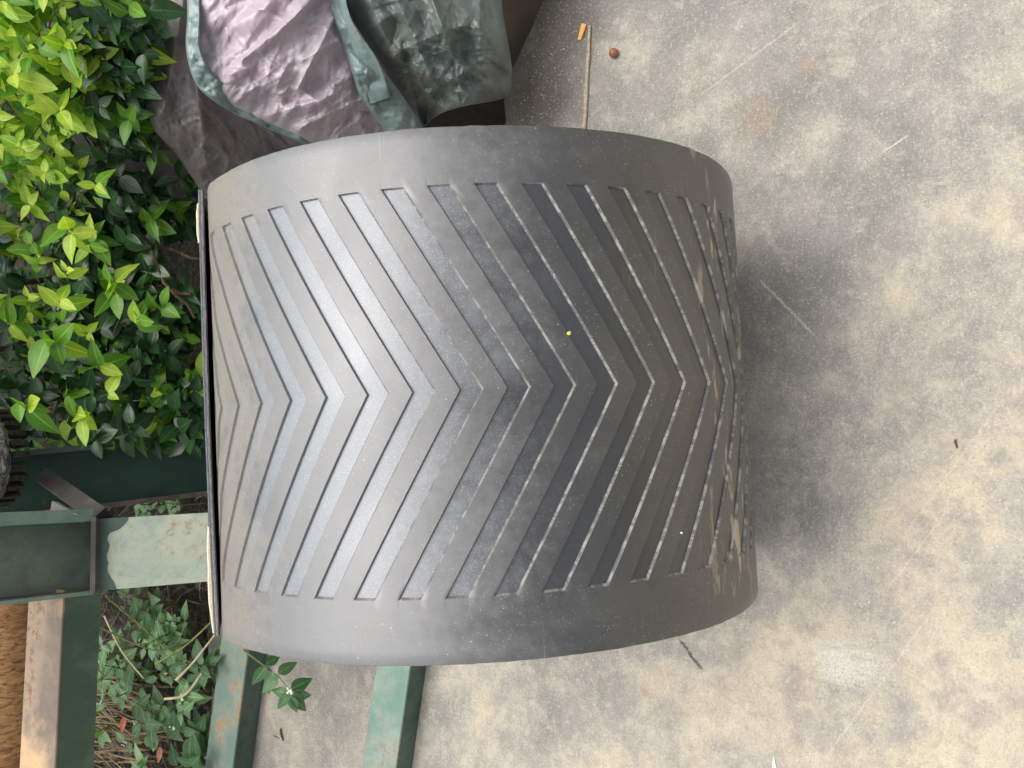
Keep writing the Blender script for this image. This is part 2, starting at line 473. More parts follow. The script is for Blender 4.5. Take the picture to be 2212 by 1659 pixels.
def mat_leaf(name, c1, c2, trans=0.35, rough=0.38, spec=0.45):
    t = NT(name)
    oi = t.new('ShaderNodeObjectInfo').outputs['Random']
    ge = t.new('ShaderNodeNewGeometry').outputs['Random Per Island']
    r = t.math('FRACT', t.math('ADD', oi, ge))
    uv = t.coord('UV'); u, v, _ = t.sep(uv)
    c = t.mix(r, c1, c2)
    mid = t.step(t.math('ABSOLUTE', v), 0.0, 0.07, 1, 0)
    # side veins
    vn = t.math('FRACT', t.math('SUBTRACT', t.math('MULTIPLY', u, 9.0), t.math('MULTIPLY', t.math('ABSOLUTE', v), 3.5)))
    vn = t.step(t.math('ABSOLUTE', t.math('SUBTRACT', vn, 0.5)), 0.0, 0.10, 1, 0)
    n = t.noise(t.coord('Object'), 90, 3, 0.6)
    c = t.mix(t.step(n, 0.35, 0.7, 0.0, 0.30), c, tuple(q * 0.55 for q in c1))
    c = t.mix(t.math('MULTIPLY', mid, 0.55), c, tuple(min(1, q * 1.9 + 0.02) for q in c2))
    c = t.mix(t.math('MULTIPLY', vn, 0.16), c, tuple(min(1, q * 1.7) for q in c2))
    sp = t.voro(t.coord('Object', loc=(2, 2, 2)), 150)
    c = t.mix(t.step(sp['Distance'], 0.04, 0.10, 0.5, 0), c, (0.16, 0.10, 0.04))
    h = t.math('SUBTRACT', t.math('MULTIPLY', n, 0.4), t.math('ADD', t.math('MULTIPLY', vn, 0.4), mid))
    t.set(Base_Color=c, Roughness=rough, Specular_IOR_Level=spec, Normal=t.bump(h, 0.35, 0.0012))
    tr = t.new('ShaderNodeBsdfTranslucent')
    t.put(tr.inputs['Color'], t.mix(1.0, c, (1.25, 1.5, 0.45), 'MULTIPLY'))
    mx = t.new('ShaderNodeMixShader'); mx.inputs[0].default_value = trans
    t.t.links.new(t.b.outputs[0], mx.inputs[1]); t.t.links.new(tr.outputs[0], mx.inputs[2])
    t.t.links.new(mx.outputs[0], t.out.inputs['Surface'])
    return t.m


def mat_simple(name, c1, c2, rough=0.7, scale=40, bump=0.3, stretch=(1, 1, 1), island=False, spec=0.4):
    t = NT(name); o = t.coord('Object', scale=stretch)
    n = t.noise(o, scale, 4, 0.65)
    f = t.step(n, 0.35, 0.65)
    if island:
        ge = t.new('ShaderNodeNewGeometry').outputs['Random Per Island']
        f = t.math('ADD', t.math('MULTIPLY', f, 0.3), t.math('MULTIPLY', ge, 0.7))
    c = t.mix(f, c1, c2)
    return t.set(Base_Color=c, Roughness=rough, Normal=t.bump(n, bump, 0.002), Specular_IOR_Level=spec)


def mat_soil():
    t = NT('soil'); o = t.coord()
    n = t.noise(o, 14, 6, 0.7); n2 = t.noise(o, 90, 5, 0.7); v = t.voro(o, 60)
    c = t.mix(t.step(n, 0.35, 0.65), (0.020, 0.016, 0.012), (0.050, 0.040, 0.030))
    c = t.mix(t.step(n2, 0.5, 0.7, 0, 0.6), c, (0.16, 0.13, 0.10))
    return t.set(Base_Color=c, Roughness=0.95, Normal=t.bump(t.math('ADD', n2, v['Distance']), 0.9, 0.012))


# ================================================================== SETTING
# the concrete floor, cast as a slab whose far edge is ragged; earth beyond it
def grid_plane(x0, x1, y0, y1, nx, ny, zf):
    V = []; Fc = []
    for j in range(ny + 1):
        for i in range(nx + 1):
            x = x0 + (x1 - x0) * i / nx; y = y0 + (y1 - y0) * j / ny
            V.append((x, y, zf(x, y)))
    for j in range(ny):
        for i in range(nx):
            a = j * (nx + 1) + i; Fc.append((a, a + 1, a + nx + 2, a + nx + 1))
    return V, Fc


def slab():
    xs = [-30, -8, -3] + [-2 + 0.05 * i for i in range(91)] + [4, 9, 30]
    V = []; Fc = []
    for x in xs:
        e = 1.80 - 0.16 * x * 0.4 + 0.05 * noise.noise(Vector((x * 3, 0, 0))) + 0.02 * noise.noise(Vector((x * 14, 3, 0)))
        V += [(x, -30, 0), (x, -2, 0), (x, 0.6, 0), (x, e - 0.02, 0), (x, e - 0.004, -0.004), (x, e, -0.02), (x, e + 0.01, -0.12)]
    n = 7
    for i in range(len(xs) - 1):
        for j in range(n - 1):
            a = i * n + j; Fc.append((a, a + n, a + n + 1, a + 1))
    return V, Fc


MC = mat_concrete()
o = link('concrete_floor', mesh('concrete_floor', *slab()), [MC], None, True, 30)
tag(o, 'worn concrete yard floor mottled cream and grey', kind='structure')
V, Fc = grid_plane(-3.5, 3.5, 1.4, 5.4, 110, 70, lambda x, y: -0.045 + 0.028 * noise.noise(Vector((x * 2.2, y * 2.2, 0))) + 0.02 * noise.noise(Vector((x * 9, y * 9, 1))))
o = link('soil', mesh('soil', V, Fc), [mat_soil()], None, True); tag(o, 'dark earth strewn with leaf litter beyond the concrete', kind='structure')
V, Fc = grid_plane(-120, 120, -120, 120, 2, 2, lambda x, y: -0.16)
o = link('ground', mesh('ground', V, Fc), [o.data.materials[0]], None, True); tag(o, 'bare ground stretching away', kind='structure')

# ================================================================== THE ROLLED BELT
HC = dict(c=(-0.0345813, 0.0352149, -0.0162643), s=(-0.0232987, 0.0250992, -0.0122300)); R0 = 0.7013710


def rfit(ph):
    v = R0
    for i in range(3): v += HC['c'][i] * cos((i + 2) * ph) + HC['s'][i] * sin((i + 2) * ph)
    return v


def smooth(a, b, x):
    t = min(1, max(0, (x - a) / (b - a))); return t * t * (3 - 2 * t)


def rbase(ph):
    ph = (ph + pi) % (2 * pi) - pi
    if ph < -0.98:
        k = smooth(0.98, 1.75, -ph)
        return (R98 - 0.10 * (-0.98 - ph) * (1 - k)) * (1 - k) + 0.655 * k + 0.035 * smooth(1.9, 3.0, -ph)
    k = smooth(1.15, 2.1, ph)
    return rfit(max(-1.45, min(1.45, ph))) * (1 - k) + 0.690 * k


TH = 0.0125
R98 = rfit(-0.98)
PEND = 2 * pi - 1.06


def delta(pt, v=0.0, flap=True):
    if pt < -1.06: return delta(pt + 2 * pi, 0, False) - 1.04 * TH
    if pt <= 1.6: return 0.0
    d = 1.04 * TH * (pt - 1.6) / (PEND - 1.6)
    if flap:
        gap = 0.011 * (0.42 + 0.34 * cos(pi * v)) + 0.003 * (0.5 - v)
        d += gap * smooth(PEND - 0.75, PEND, pt)
    return d


e1 = -CC.normalized(); e1 = (e1 - FA * e1.dot(FA)).normalized()
e2 = FA.cross(e1)
if e2.x < 0: e2 = -e2
E1, E2, EA, EC = R @ e1, R @ e2, R @ FA, R @ CC
# rest the roll on the floor: find its lowest point and so the camera height
low = min((rbase(pt) + delta(pt)) * W * (cos(pt) * E1.z + sin(pt) * E2.z) for pt in [i * 0.01 for i in range(160, 420)])
H_true = -(EC.z + low)
CEN = Vector((EC.x, EC.y, EC.z + H))
print('height check', H, H_true)

# arc length table, s = 0 at pt = 0
NS = 9000
PT0, PT1 = -2.6, PEND
tab = []
s = 0.0; prev = None
for i in range(NS + 1):
    pt = PT0 + (PT1 - PT0) * i / NS
    r_ = rbase(pt) + delta(pt, 0, False)
    q = (r_ * cos(pt), r_ * sin(pt))
    if prev: s += math.hypot(q[0] - prev[0], q[1] - prev[1])
    prev = q; tab.append(s)
i0 = int(round((0 - PT0) / (PT1 - PT0) * NS)); off = tab[i0]
tab = [a - off for a in tab]
import bisect


def s2pt(sv):
    if sv <= tab[0]: return PT0 + (sv - tab[0]) / 0.69
    if sv >= tab[-1]: return PT1
    k = bisect.bisect_right(tab, sv) - 1
    return PT0 + (PT1 - PT0) * (k + (sv - tab[k]) / max(1e-9, tab[k + 1] - tab[k])) / NS


def bpos(sv, v, z=0.0):
    pt = s2pt(sv)
    wob = 0.0015 * noise.noise(Vector((sv * 3.0, v * 3.0, 5))) + 0.0008 * noise.noise(Vector((sv * 9.0, v * 8.0, 2)))
    r_ = rbase(pt) + delta(pt, v) + z + wob
    return CEN + (E1 * cos(pt) + E2 * sin(pt)) * (r_ * W) + EA * (v * W)


PIT, PH0, LT, LB, V1, VA, V2, GW = 0.0890204, -0.2186674, 0.2219162, 0.2234825, -0.3897, -0.0022, 0.3807, 0.487
WD, WL, DEP = 0.0012, 0.0034, 0.0062
SMIN, SMAX = tab[0], tab[-1]
cols = [-0.5, -0.498] + [-0.498 + (V1 + 0.498) * i / 5 for i in range(1, 6)]
cz = [1] * len(cols)                                     # 1: always surface
cols.append(V1 + 0.0016); cz.append(0)
for i in range(1, 13): cols.append(V1 + 0.0016 + (VA - V1 - 0.0016) * i / 12); cz.append(0)
for i in range(1, 13): cols.append(VA + (V2 - 0.004 - VA) * i / 12); cz.append(0)
cols.append(V2); cz.append(1)
for i in range(1, 6): cols.append(V2 + (0.498 - V2) * i / 5); cz.append(1)
cols.append(0.5); cz.append(1)


def shift(v):
    if v <= V1: return -LT
    if v <= VA: return -LT * (VA - v) / (VA - V1)
    if v <= V2: return -LB * (v - VA) / (V2 - VA)
    return -LB


rows = []                                                # (u, z, groove index or None)
kmin = int(floor((SMIN - PH0) / PIT)) + 3
kmax = int(floor((SMAX - PH0) / PIT)) - 2
u_first = PH0 + PIT * kmin
nb = 14
for i in range(nb): rows.append((SMIN + (u_first - 0.01 - SMIN) * i / nb, 0, None, 'land'))
for k in range(kmin, kmax + 1):
    u0 = PH0 + PIT * k; uR = u0 + GW * PIT; u1 = u0 + PIT
    rows.append((u0 - 0.0008, 0.0, None, 'land')); rows.append((u0, -0.0006, None, 'wall'))
    rows.append((u0 + WD, -DEP, k, 'floor'))
    for q in (0.33, 0.66): rows.append((u0 + WD + (uR - WL - u0 - WD) * q, -DEP, k, 'floor'))
    rows.append((uR - WL, -DEP, None, 'wallR'))
    rows.append((uR, -0.0006, None, 'land')); rows.append((uR + 0.0010, 0.0, None, 'land'))
    for q in (0.3, 0.6, 0.85): rows.append((uR + (u1 - uR) * q, 0.0, None, 'land'))
ul = rows[-1][0]
for i in range(1, 15): rows.append((ul + (SMAX - ul) * i / 14, 0, None, 'land'))
NC = len(cols)
BV = []; UV = []
for (u, z, k, tp) in rows:
    ramp = smooth(SMAX, SMAX - 0.45, u) if False else (1 - smooth(SMAX - 0.30, SMAX, u)) * smooth(SMIN, SMIN + 0.3, u)
    for v, flat in zip(cols, cz):
        sv = u + shift(v) * ramp
        sv = max(SMIN, min(SMAX, sv))
        zz = 0.0 if flat else z
        if v in (-0.5, 0.5): zz = -0.0012
        vv = v + (0.0010 * noise.noise(Vector((sv * 34, v * 9, 3))) + 0.0006 * noise.noise(Vector((sv * 110, v * 9, 3))) if abs(v) > 0.49 else 0)
        BV.append(bpos(sv, vv, zz)); UV.append((sv * W, v * W))
bF = []; bM = []; gF = {}
for i in range(len(rows) - 1):
    tp = rows[i][3]; k = rows[i][2]
    for j in range(NC - 1):
        a = i * NC + j
        f = (a, a + NC, a + NC + 1, a + 1)
        inner = (not cz[j]) and (not cz[j + 1])
        if tp == 'floor' and inner and -6 <= k <= 15: gF.setdefault(k, []).append(f); continue
        m = 0
        if tp == 'floor': m = 1 if inner else (2 if (cz[j] != cz[j + 1]) else 0)
        elif tp in ('wallR',) and not (cz[j] and cz[j + 1]): m = 2
        bF.append(f); bM.append(m)
# underside and side edges
nb0 = len(BV)
for i, (u, z, k, tp) in enumerate(rows):
    ramp = (1 - smooth(SMAX - 0.30, SMAX, u)) * smooth(SMIN, SMIN + 0.3, u)
    for v in (-0.5, 0.0, 0.5):
        sv = max(SMIN, min(SMAX, u + shift(v) * ramp))
        BV.append(bpos(sv, v, -TH)); UV.append((sv * W, v * W))
for i in range(len(rows) - 1):
    b = nb0 + 3 * i
    bF += [(b, b + 1, b + 4, b + 3), (b + 1, b + 2, b + 5, b + 4), (i * NC, b, b + 3, (i + 1) * NC), (i * NC + NC - 1, (i + 1) * NC + NC - 1, b + 5, b + 2)]
    bM += [0, 0, 3, 3]
roll = empty('rolled_conveyor_belt', (CEN.x, CEN.y, 0), label='big grey rubber conveyor belt with chevron grooves rolled up on the concrete', cat='conveyor belt')
ML, MF, MW_, MR = mat_rubber('rubber_land', 'land'), mat_rubber('rubber_groove', 'floor'), mat_rubber('rubber_wall', 'wall'), mat_rubber('rubber_rim', 'rim')


def with_uv(me, uvs):
    ly = me.uv_layers.new(name='UVMap')
    idx = [0] * len(me.loops); me.loops.foreach_get('vertex_index', idx)
    ly.data.foreach_set('uv', [c for i in idx for c in uvs[i]])


def submesh(name, V, UVs, Fc, mi=None):
    used = sorted({i for f in Fc for i in f}); mp = {a: b for b, a in enumerate(used)}
    me = mesh(name, [V[i] for i in used], [tuple(mp[i] for i in f) for f in Fc], mi)
    with_uv(me, [UVs[i] for i in used]); return me


link('belt_cover', submesh('belt_cover', BV, UV, bF, bM), [ML, MF, MW_, MR], roll, True, 32)
for k, fl in gF.items():
    link('chevron_groove', submesh('chevron_groove', BV, UV, fl), [MF], roll, True, 32)
# cut end of the outer layer
V = []; Fc = []; U = []
NE = 80
for i in range(NE + 1):
    v = -0.5 + i / NE
    j1 = 0.0022 * noise.noise(Vector((v * 22, 1, 1))) + 0.0009 * noise.noise(Vector((v * 90, 1, 1)))
    pt = PEND
    for q in range(6):
        z = -TH * (1 - q / 5) + (0.0003 if q == 5 else 0) - (0.0003 if q == 0 else 0)
        r_ = rbase(pt) + delta(pt, v) + z
        bulge = (0.0015 + j1 + 0.0012 * noise.noise(Vector((v * 60, q * 2.0, 4)))) * (1.0 if 0 < q < 5 else 0.1)
        tang = (-E1 * sin(pt) + E2 * cos(pt))
        V.append(CEN + (E1 * cos(pt) + E2 * sin(pt)) * (r_ * W) + EA * (v * W) + tang * (bulge * W + 0.0004)); U.append((q / 5, v * W))
for i in range(NE):
    for q in range(5):
        a = i * 6 + q; Fc.append((a, a + 1, a + 7, a + 6))
me = mesh('cut_end', V, Fc); with_uv(me, U)
link('cut_end', me, [mat_cut()], roll, True, 60)
# cream canvas backing ply peeling from the outer edge of the cut end
M_PLY = mat_simple('cream_ply', (0.62, 0.55, 0.38), (0.78, 0.70, 0.52), 0.9, 200)
def ply(v0, v1, wmax, name='backing_ply'):
    V = []; Fc = []
    n = 40
    for i in range(n + 1):
        v = v0 + (v1 - v0) * i / n
        wv = wmax * min(1, 3.5 * min(i, n - i) / n + 0.02) * (0.8 + 0.5 * noise.noise(Vector((v * 13, 7, 7))))
        r_ = (rbase(PEND) + delta(PEND, v)) * W
        base = CEN + (E1 * cos(PEND) + E2 * sin(PEND)) * (r_ + 0.0003) + EA * (v * W)
        tang = (-E1 * sin(PEND) + E2 * cos(PEND)); rad = (E1 * cos(PEND) + E2 * sin(PEND))
        V += [base + tang * 0.0008, base + tang * 0.0006 + rad * wv, base - tang * 0.006 + rad * (wv * 1.05), base - tang * 0.0075 + rad * 0.0002]
    for i in range(n):
        for q in range(3):
            a = i * 4 + q; Fc.append((a, a + 1, a + 5, a + 4))
    link(name, mesh(name, V, Fc), [M_PLY], roll, True, 40)
ply(0.26, 0.495, 0.0042); ply(-0.47, -0.38, 0.0030)
# inner turns
V = []; Fc = []; U = []
nt = 6; steps = nt * 90
for i in range(steps + 1):
    pt = PT0 - 2 * pi * nt * i / steps + 0.02
    r_ = rbase(pt) + delta(pt)
    for (v, z) in ((-0.5, 0), (0.5, 0), (0.5, -TH), (-0.5, -TH)):
        V.append(CEN + (E1 * cos(pt) + E2 * sin(pt)) * ((r_ + z - 0.0006) * W) + EA * (v * W * 0.998)); U.append((pt * 0.4, v * W))
for i in range(steps):
    for q in range(4):
        a = i * 4 + q; b = i * 4 + (q + 1) % 4; Fc.append((a, b, b + 4, a + 4))
me = mesh('inner_coil', V, Fc); with_uv(me, U)
link('inner_coil', me, [MR], roll, True, 40)

# ================================================================== GREEN STEEL FRAME, BARS, PIPE
GREEN = mat_paint('green_paint', (0.045, 0.088, 0.068), (0.075, 0.135, 0.105), rust=(0.12, 0.06, 0.035), rust_amt=0.3, grime=0.8)
GREEN_B = mat_paint('green_paint_bright', (0.13, 0.235, 0.185), (0.23, 0.295, 0.245), rust=(0.22, 0.15, 0.10), rust_amt=0.40, grime=0.45)
GREEN_D = mat_paint('green_paint_dark', (0.014, 0.050, 0.036), (0.022, 0.072, 0.052), rust_amt=0.2, grime=0.8)
PALE = mat_paint('pale_paint', (0.36, 0.44, 0.35), (0.46, 0.48, 0.38), rust=(0.28, 0.22, 0.16), rust_amt=0.34, grime=0.6)
GRIMY = mat_paint('grimy_steel', (0.06, 0.055, 0.05), (0.12, 0.105, 0.095), rust_amt=0.35, grime=0.8)
SAND = mat_paint('sun_bleached_rust', (0.15, 0.115, 0.085), (0.26, 0.20, 0.14), rust=(0.16, 0.085, 0.045), rust_amt=0.35, grime=0.6, tan=(0.50, 0.34, 0.18))
TEAL_R = mat_paint('teal_rusting_paint', (0.15, 0.23, 0.19), (0.24, 0.28, 0.22), rust=(0.25, 0.165, 0.10), rust_amt=0.50, grime=0.4)


def frame_axes(A, B, wdir):
    d = (B - A); L = d.length; d.normalize()
    w = (wdir - d * wdir.dot(d)).normalized(); h = d.cross(w)
    return d, w, h, L


def lbar(A, B, top_w, front_h, th, wdir, updir=Vector((0, 0, 1)), ov=0):
    """angle section: top leaf and front leaf meeting along the line A-B (the front upper edge)"""
    d = (B - A); L = d.length; d.normalize()
    up = (updir - d * updir.dot(d)).normalized(); back = (wdir - d * wdir.dot(d) - up * wdir.dot(up)).normalized()
    m = MB(); mid = (A + B) / 2
    m.box(mid + back * top_w / 2 - up * th / 2, d * L / 2, back * top_w / 2, up * th / 2, 0.0015)
    f = MB()
    f.box(mid - up * (front_h / 2 + th * 0.5) + back * th / 2, d * (L / 2 - 0.001), back * th / 2 * 0.98, up * (front_h - th) / 2, 0.0015)
    return m, f


def ground_bar(pa, pb, h, top_w, name_lab, mt, mf):
    """pa, pb: picture points of the bar's lower front edge where it meets the floor"""
    A = G(*pa); B = G(*pb)
    d = (B - A).normalized(); A2 = A - d * 0.0; B2 = B + d * 0.55
    up = Vector((0, 0, 1)); back = Vector((-d.y, d.x, 0))
    if back.y < 0: back = -back
    root = empty('steel_bar', ((A2 + B2) / 2), label=name_lab, cat='steel bar', group='green steel bars lying on the concrete')
    m, f = lbar(A2 + up * h - d * 1.0, B2 + up * h, top_w, h, 0.007, back)
    m.obj('top_flange', mt, root); f.obj('front_flange', mf, root)
    r = MB(); mid = (A2 + B2) / 2 - d * 0.5; L = (B2 - A2).length + 1.0
    r.box(mid + up * (h / 2 - 0.004) + back * (top_w - 0.004), d * L / 2, back * 0.0035, up * (h / 2 - 0.004), 0.001)
    r.obj('rear_flange', mf, root)
    return root


ground_bar((890, 1659), (921, 1440), 0.066, 0.092, 'teal green rusting steel bar lying flat nearest the roll', GREEN_B, GREEN)
ground_bar((545, 1659), (574, 1440), 0.070, 0.098, 'rust orange and teal steel bar lying by the leafy weeds', TEAL_R, GREEN)

# upright channel with a pale plate, leaning back
fr = empty('welded_steel_stand', P(425, 1180, 1.95), label='green welded steel stand with a pale mint face leaning behind the roll', cat='steel stand')
rA = 1.86; rB = 2.16
up_l, up_r = P(434, 1108, rA), P(201, 1121, rA + 0.01)
lo_l, lo_r = P(439, 1257, rA), P(222, 1276, rA + 0.01)
cr = (up_l + lo_l) / 2; cl = (up_r + lo_r) / 2
dA = (cl - cr).normalized(); wA = (up_l - lo_l); wA = (wA - dA * wA.dot(dA)); wid = wA.length; wA.normalize(); nA = dA.cross(wA)
if nA.dot(CAM - cr) < 0: nA = -nA
foot = cr - dA * (cr.z / dA.z)
topc = cl
midA = (foot + topc) / 2; LA = (topc - foot).length
b = MB(); b.box(midA - nA * 0.003, dA * LA / 2, wA * wid / 2, nA * 0.003, 0.001)
o = b.obj('face_plate', PALE, fr); tag(o, 'pale mint painted face plate')
b = MB(); b.box(midA - nA * 0.04 + wA * (wid / 2 - 0.004), dA * LA / 2, wA * 0.004, nA * 0.0335, 0.001); b.obj('side_flange', GREEN, fr)
b = MB(); b.box(midA - nA * 0.04 - wA * (wid / 2 - 0.004), dA * LA / 2, wA * 0.004, nA * 0.0335, 0.001); b.obj('side_flange', GREEN, fr)
# green scuffed collar at the upper end of the plate
b = MB()
n = 24; V = []; Fc = []
for i in range(n + 1):
    t_ = -1 + 2 * i / n
    dep = 0.016 + 0.018 * abs(t_) ** 2 + 0.007 * noise.noise(Vector((t_ * 3, 1, 0))) + 0.003 * noise.noise(Vector((t_ * 11, 1, 0)))
    V += [topc + wA * (t_ * wid / 2) + nA * 0.0008, topc + wA * (t_ * wid / 2) - dA * dep * (1.6 if t_ > 0.6 else 1) + nA * 0.0008]
for i in range(n): Fc.append((2 * i, 2 * i + 1, 2 * i + 3, 2 * i + 2))
link('paint_band', mesh('paint_band', V, Fc), [GREEN], fr, False)
# horizontal cap plate (gusset) seen edge-on
capn = (dA + Vector((0, 0, 0.2))).normalized()
b = MB(); b.box(topc + dA * 0.006 - nA * 0.035, dA * 0.005, wA * (wid / 2 + 0.004), nA * 0.055, 0.0015); b.obj('cap_plate', GRIMY, fr)
# upper channel: recessed web with two flanges, open to the viewer
u1, u2 = P(0, 1126, 1.80), P(0, 1306, 1.80)
uc = (u1 + u2) / 2; dU = (uc - topc).normalized(); LU = (uc - topc).length + 0.35
wU = (wA - dU * wA.dot(dU)).normalized(); nU = dU.cross(wU)
if nU.dot(CAM - uc) < 0: nU = -nU
base = topc + dA * 0.012
mid = base + dU * LU / 2
b = MB(); b.box(mid - nU * 0.032 - dU * 0.08, dU * (LU / 2 + 0.08), wU * (wid / 2 - 0.005), nU * 0.003, 0.001); b.obj('web', mat_paint('web_paint', (0.085, 0.12, 0.095), (0.13, 0.17, 0.135), rust=(0.09, 0.075, 0.06), rust_amt=0.25, grime=0.8), fr)
for sgn in (1, -1):
    b = MB(); b.box(mid - nU * 0.028 + wU * sgn * wid / 2, dU * LU / 2, wU * 0.004, nU * 0.034, 0.001); b.obj('flange', GREEN_B if sgn > 0 else GRIMY, fr)
b = MB(); b.box(mid + nU * 0.0065 + wU * (wid / 2 + 0.008), dU * LU / 2, wU * 0.012, nU * 0.003, 0.001); b.obj('flange_lip', GREEN_B, fr)
b = MB(); b.box(mid + nU * 0.0065 - wU * (wid / 2 + 0.002), dU * LU / 2, wU * 0.004, nU * 0.003, 0.001); b.obj('flange_lip', GREEN_B, fr)
# weld bead along the cap plate
b = MB(); pts = [topc + wA * (wid / 2 * t_) + nA * 0.003 + dA * 0.0 for t_ in [-1 + i / 15 for i in range(31)]]
b.tube(pts, [0.0035 + 0.0012 * noise.noise(Vector((i * 0.9, 3, 3))) for i in range(31)], 6); b.obj('weld_bead', GRIMY, fr)
# cross rail from the joint, going left (world) : top leaf bleached, front leaf green
jA = P(219, 1280, 1.90); jB = P(203, 1659, 1.96)
dR = (jB - jA).normalized(); jB2 = jB + dR * 1.0
m, f = lbar(jA - dR * 0.02, jB2, 0.115, 0.080, 0.006, Vector((0, 1, 0)))
A_ = jA; up = Vector((0, 0, 1))
# shift so that the picture line is the lower front edge
for mm in (m, f):
    for v in mm.V: v += up * 0.080
o = m.obj('rail_top', SAND, fr); tag(o, 'sun bleached tan and rusty rail top')
f.obj('rail_front', mat_paint('rail_green', (0.045, 0.095, 0.058), (0.085, 0.16, 0.10), rust=(0.10, 0.09, 0.06), rust_amt=0.3, grime=0.7), fr)
# diagonal brace from the joint to the rear channel
b = MB(); b.tube([P(222, 1118, 1.90), P(95, 1030, 2.06)], 0.022, 4); b.obj('brace', GRIMY, fr, False)
tri = [P(172, 1113, 1.84), P(108, 1108, 1.86), P(112, 1082, 1.88), P(125, 1084, 1.88)]
V = tri + [q - nA * 0.006 for q in tri]
link('gusset', mesh('gusset', V, [(0, 1, 2, 3), (4, 7, 6, 5), (0, 4, 5, 1), (1, 5, 6, 2), (2, 6, 7, 3), (3, 7, 4, 0)]), [mat_paint('bare_steel', (0.20, 0.18, 0.175), (0.27, 0.25, 0.24), rust_amt=0.15)], fr, False)

# rear dark green channel
rc = empty('rear_steel_channel', G(430, 1010), label='dark green steel channel leaning behind the pale faced frame', cat='steel channel')
a1, a2 = P(440, 945, 2.15), P(440, 1066, 2.15)
b1, b2 = P(60, 980, 2.14), P(60, 1110, 2.11)
ca, cb = (a1 + a2) / 2, (b1 + b2) / 2
dB = (cb - ca).normalized(); wB = (a1 - a2); wB = (wB - dB * wB.dot(dB)); wdB = wB.length; wB.normalize(); nB = dB.cross(wB)
if nB.dot(CAM - ca) < 0: nB = -nB
st_ = ca - dB * 0.35; en_ = cb + dB * 0.12; md = (st_ + en_) / 2; LB_ = (en_ - st_).length
b = MB(); b.box(md - nB * 0.03, dB * LB_ / 2, wB * (wdB / 2 - 0.004), nB * 0.003, 0.001); b.obj('web', GREEN_D, rc)
b = MB(); b.box(md - nB * 0.01 + wB * (wdB / 2), dB * LB_ / 2, wB * 0.006, nB * 0.022, 0.001); b.obj('flange', GREEN, rc)
b = MB(); b.box(md - nB * 0.01 - wB * (wdB / 2), dB * LB_ / 2, wB * 0.006, nB * 0.022, 0.001); b.obj('flange', GRIMY, rc)

# rusty pipe
pc0 = P(-6, 1255, 2.42); pc1 = P(-22, 1700, 2.42)
dP = (pc1 - pc0).normalized(); rp = 0.122
pr = empty('rusty_pipe', (pc0 + pc1) / 2 - Vector((0, 0, rp)), label='thick orange rusty steel pipe lying beside the green rail', cat='pipe')
RUST = mat_rust()
V = []; Fc = []
Pa = pc0 - dP * 0.02; Pb = pc1 + dP * 1.0
h1 = dP.cross(Vector((0, 0, 1))).normalized(); h2 = dP.cross(h1)
NP = 48; NL = 60
for j in range(NL + 1):
    c_ = Pa + (Pb - Pa) * j / NL
    for i in range(NP):
        a = 2 * pi * i / NP; dd = h1 * cos(a) + h2 * sin(a)
        V.append(c_ + dd * (rp + 0.0012 * noise.noise(c_ * 14 + dd * 3)))
for j in range(NL):
    for i in range(NP):
        a = j * NP + i; c_ = j * NP + (i + 1) % NP; Fc.append((a, c_, c_ + NP, a + NP))
me = mesh('pipe_wall', V, Fc)
# object axes along the pipe so the rust grain can run round it
ow = link('pipe_wall', me, [RUST], pr, True)
V = []; Fc = []
for j in range(2):
    c_ = (Pa + dP * 0.001, Pa + dP * 0.10)[j]
    for i in range(NP):
        a = 2 * pi * i / NP; V.append(c_ + (h1 * cos(a) + h2 * sin(a)) * (rp - 0.008))
for i in range(NP): Fc.append((i, i + NP, (i + 1) % NP + NP, (i + 1) % NP))
Fc.append(tuple(range(NP, 2 * NP)))
link('pipe_bore', mesh('pipe_bore', V, Fc), [GRIMY], pr, True, 40)

# blackened toothed wheel resting on the frame
cc_ = P(-42, 992, 2.02)
wh = empty('charred_wheel', cc_ - Vector((0, 0, 0.04)), label='charred black toothed wheel sitting on the frame below the bright leaves', cat='wheel')
BLK = mat_simple('charred', (0.010, 0.009, 0.008), (0.05, 0.045, 0.04), 0.6, 120, 0.9, (1, 1, 1))
BLK2 = mat_simple('charred_flaking', (0.012, 0.011, 0.010), (0.26, 0.24, 0.22), 0.6, 55, 1.0, (1, 4, 4))
V = []; Fc = []
prof = [(0.02, 0.035), (0.06, 0.040), (0.088, 0.036), (0.104, 0.024), (0.108, 0.008), (0.104, -0.004), (0.085, -0.008), (0.02, -0.008)]
NW = 72
for (r_, z_) in prof:
    for i in range(NW):
        a_ = 2 * pi * i / NW; q = Vector((cos(a_), sin(a_), 0))
        k_ = 1 + 0.05 * noise.noise(q * 3 + Vector((0, 0, z_ * 40))) + 0.025 * noise.noise(q * 14 + Vector((0, 0, z_ * 160)))
        V.append(cc_ + q * r_ * k_ + Vector((0, 0, z_ + 0.004 * noise.noise(q * 9 + Vector((r_ * 60, 0, 0))))))
for j in range(len(prof) - 1):
    for i in range(NW):
        a_ = j * NW + i; b_ = j * NW + (i + 1) % NW; Fc.append((a_, a_ + NW, b_ + NW, b_))
link('rim', mesh('rim', V, Fc), [BLK2], wh, True, 30)
tm = None
for i in range(26):
    a_ = 2 * pi * i / 26; q = Vector((cos(a_), sin(a_), 0)); tq = Vector((-q.y, q.x, 0))
    b = MB(); b.box(cc_ + q * 0.092 + Vector((0, 0, -0.026)), q * 0.010, tq * 0.006, Vector((0, 0, 0.018)), 0.002)
    b.obj('tooth', BLK, wh)

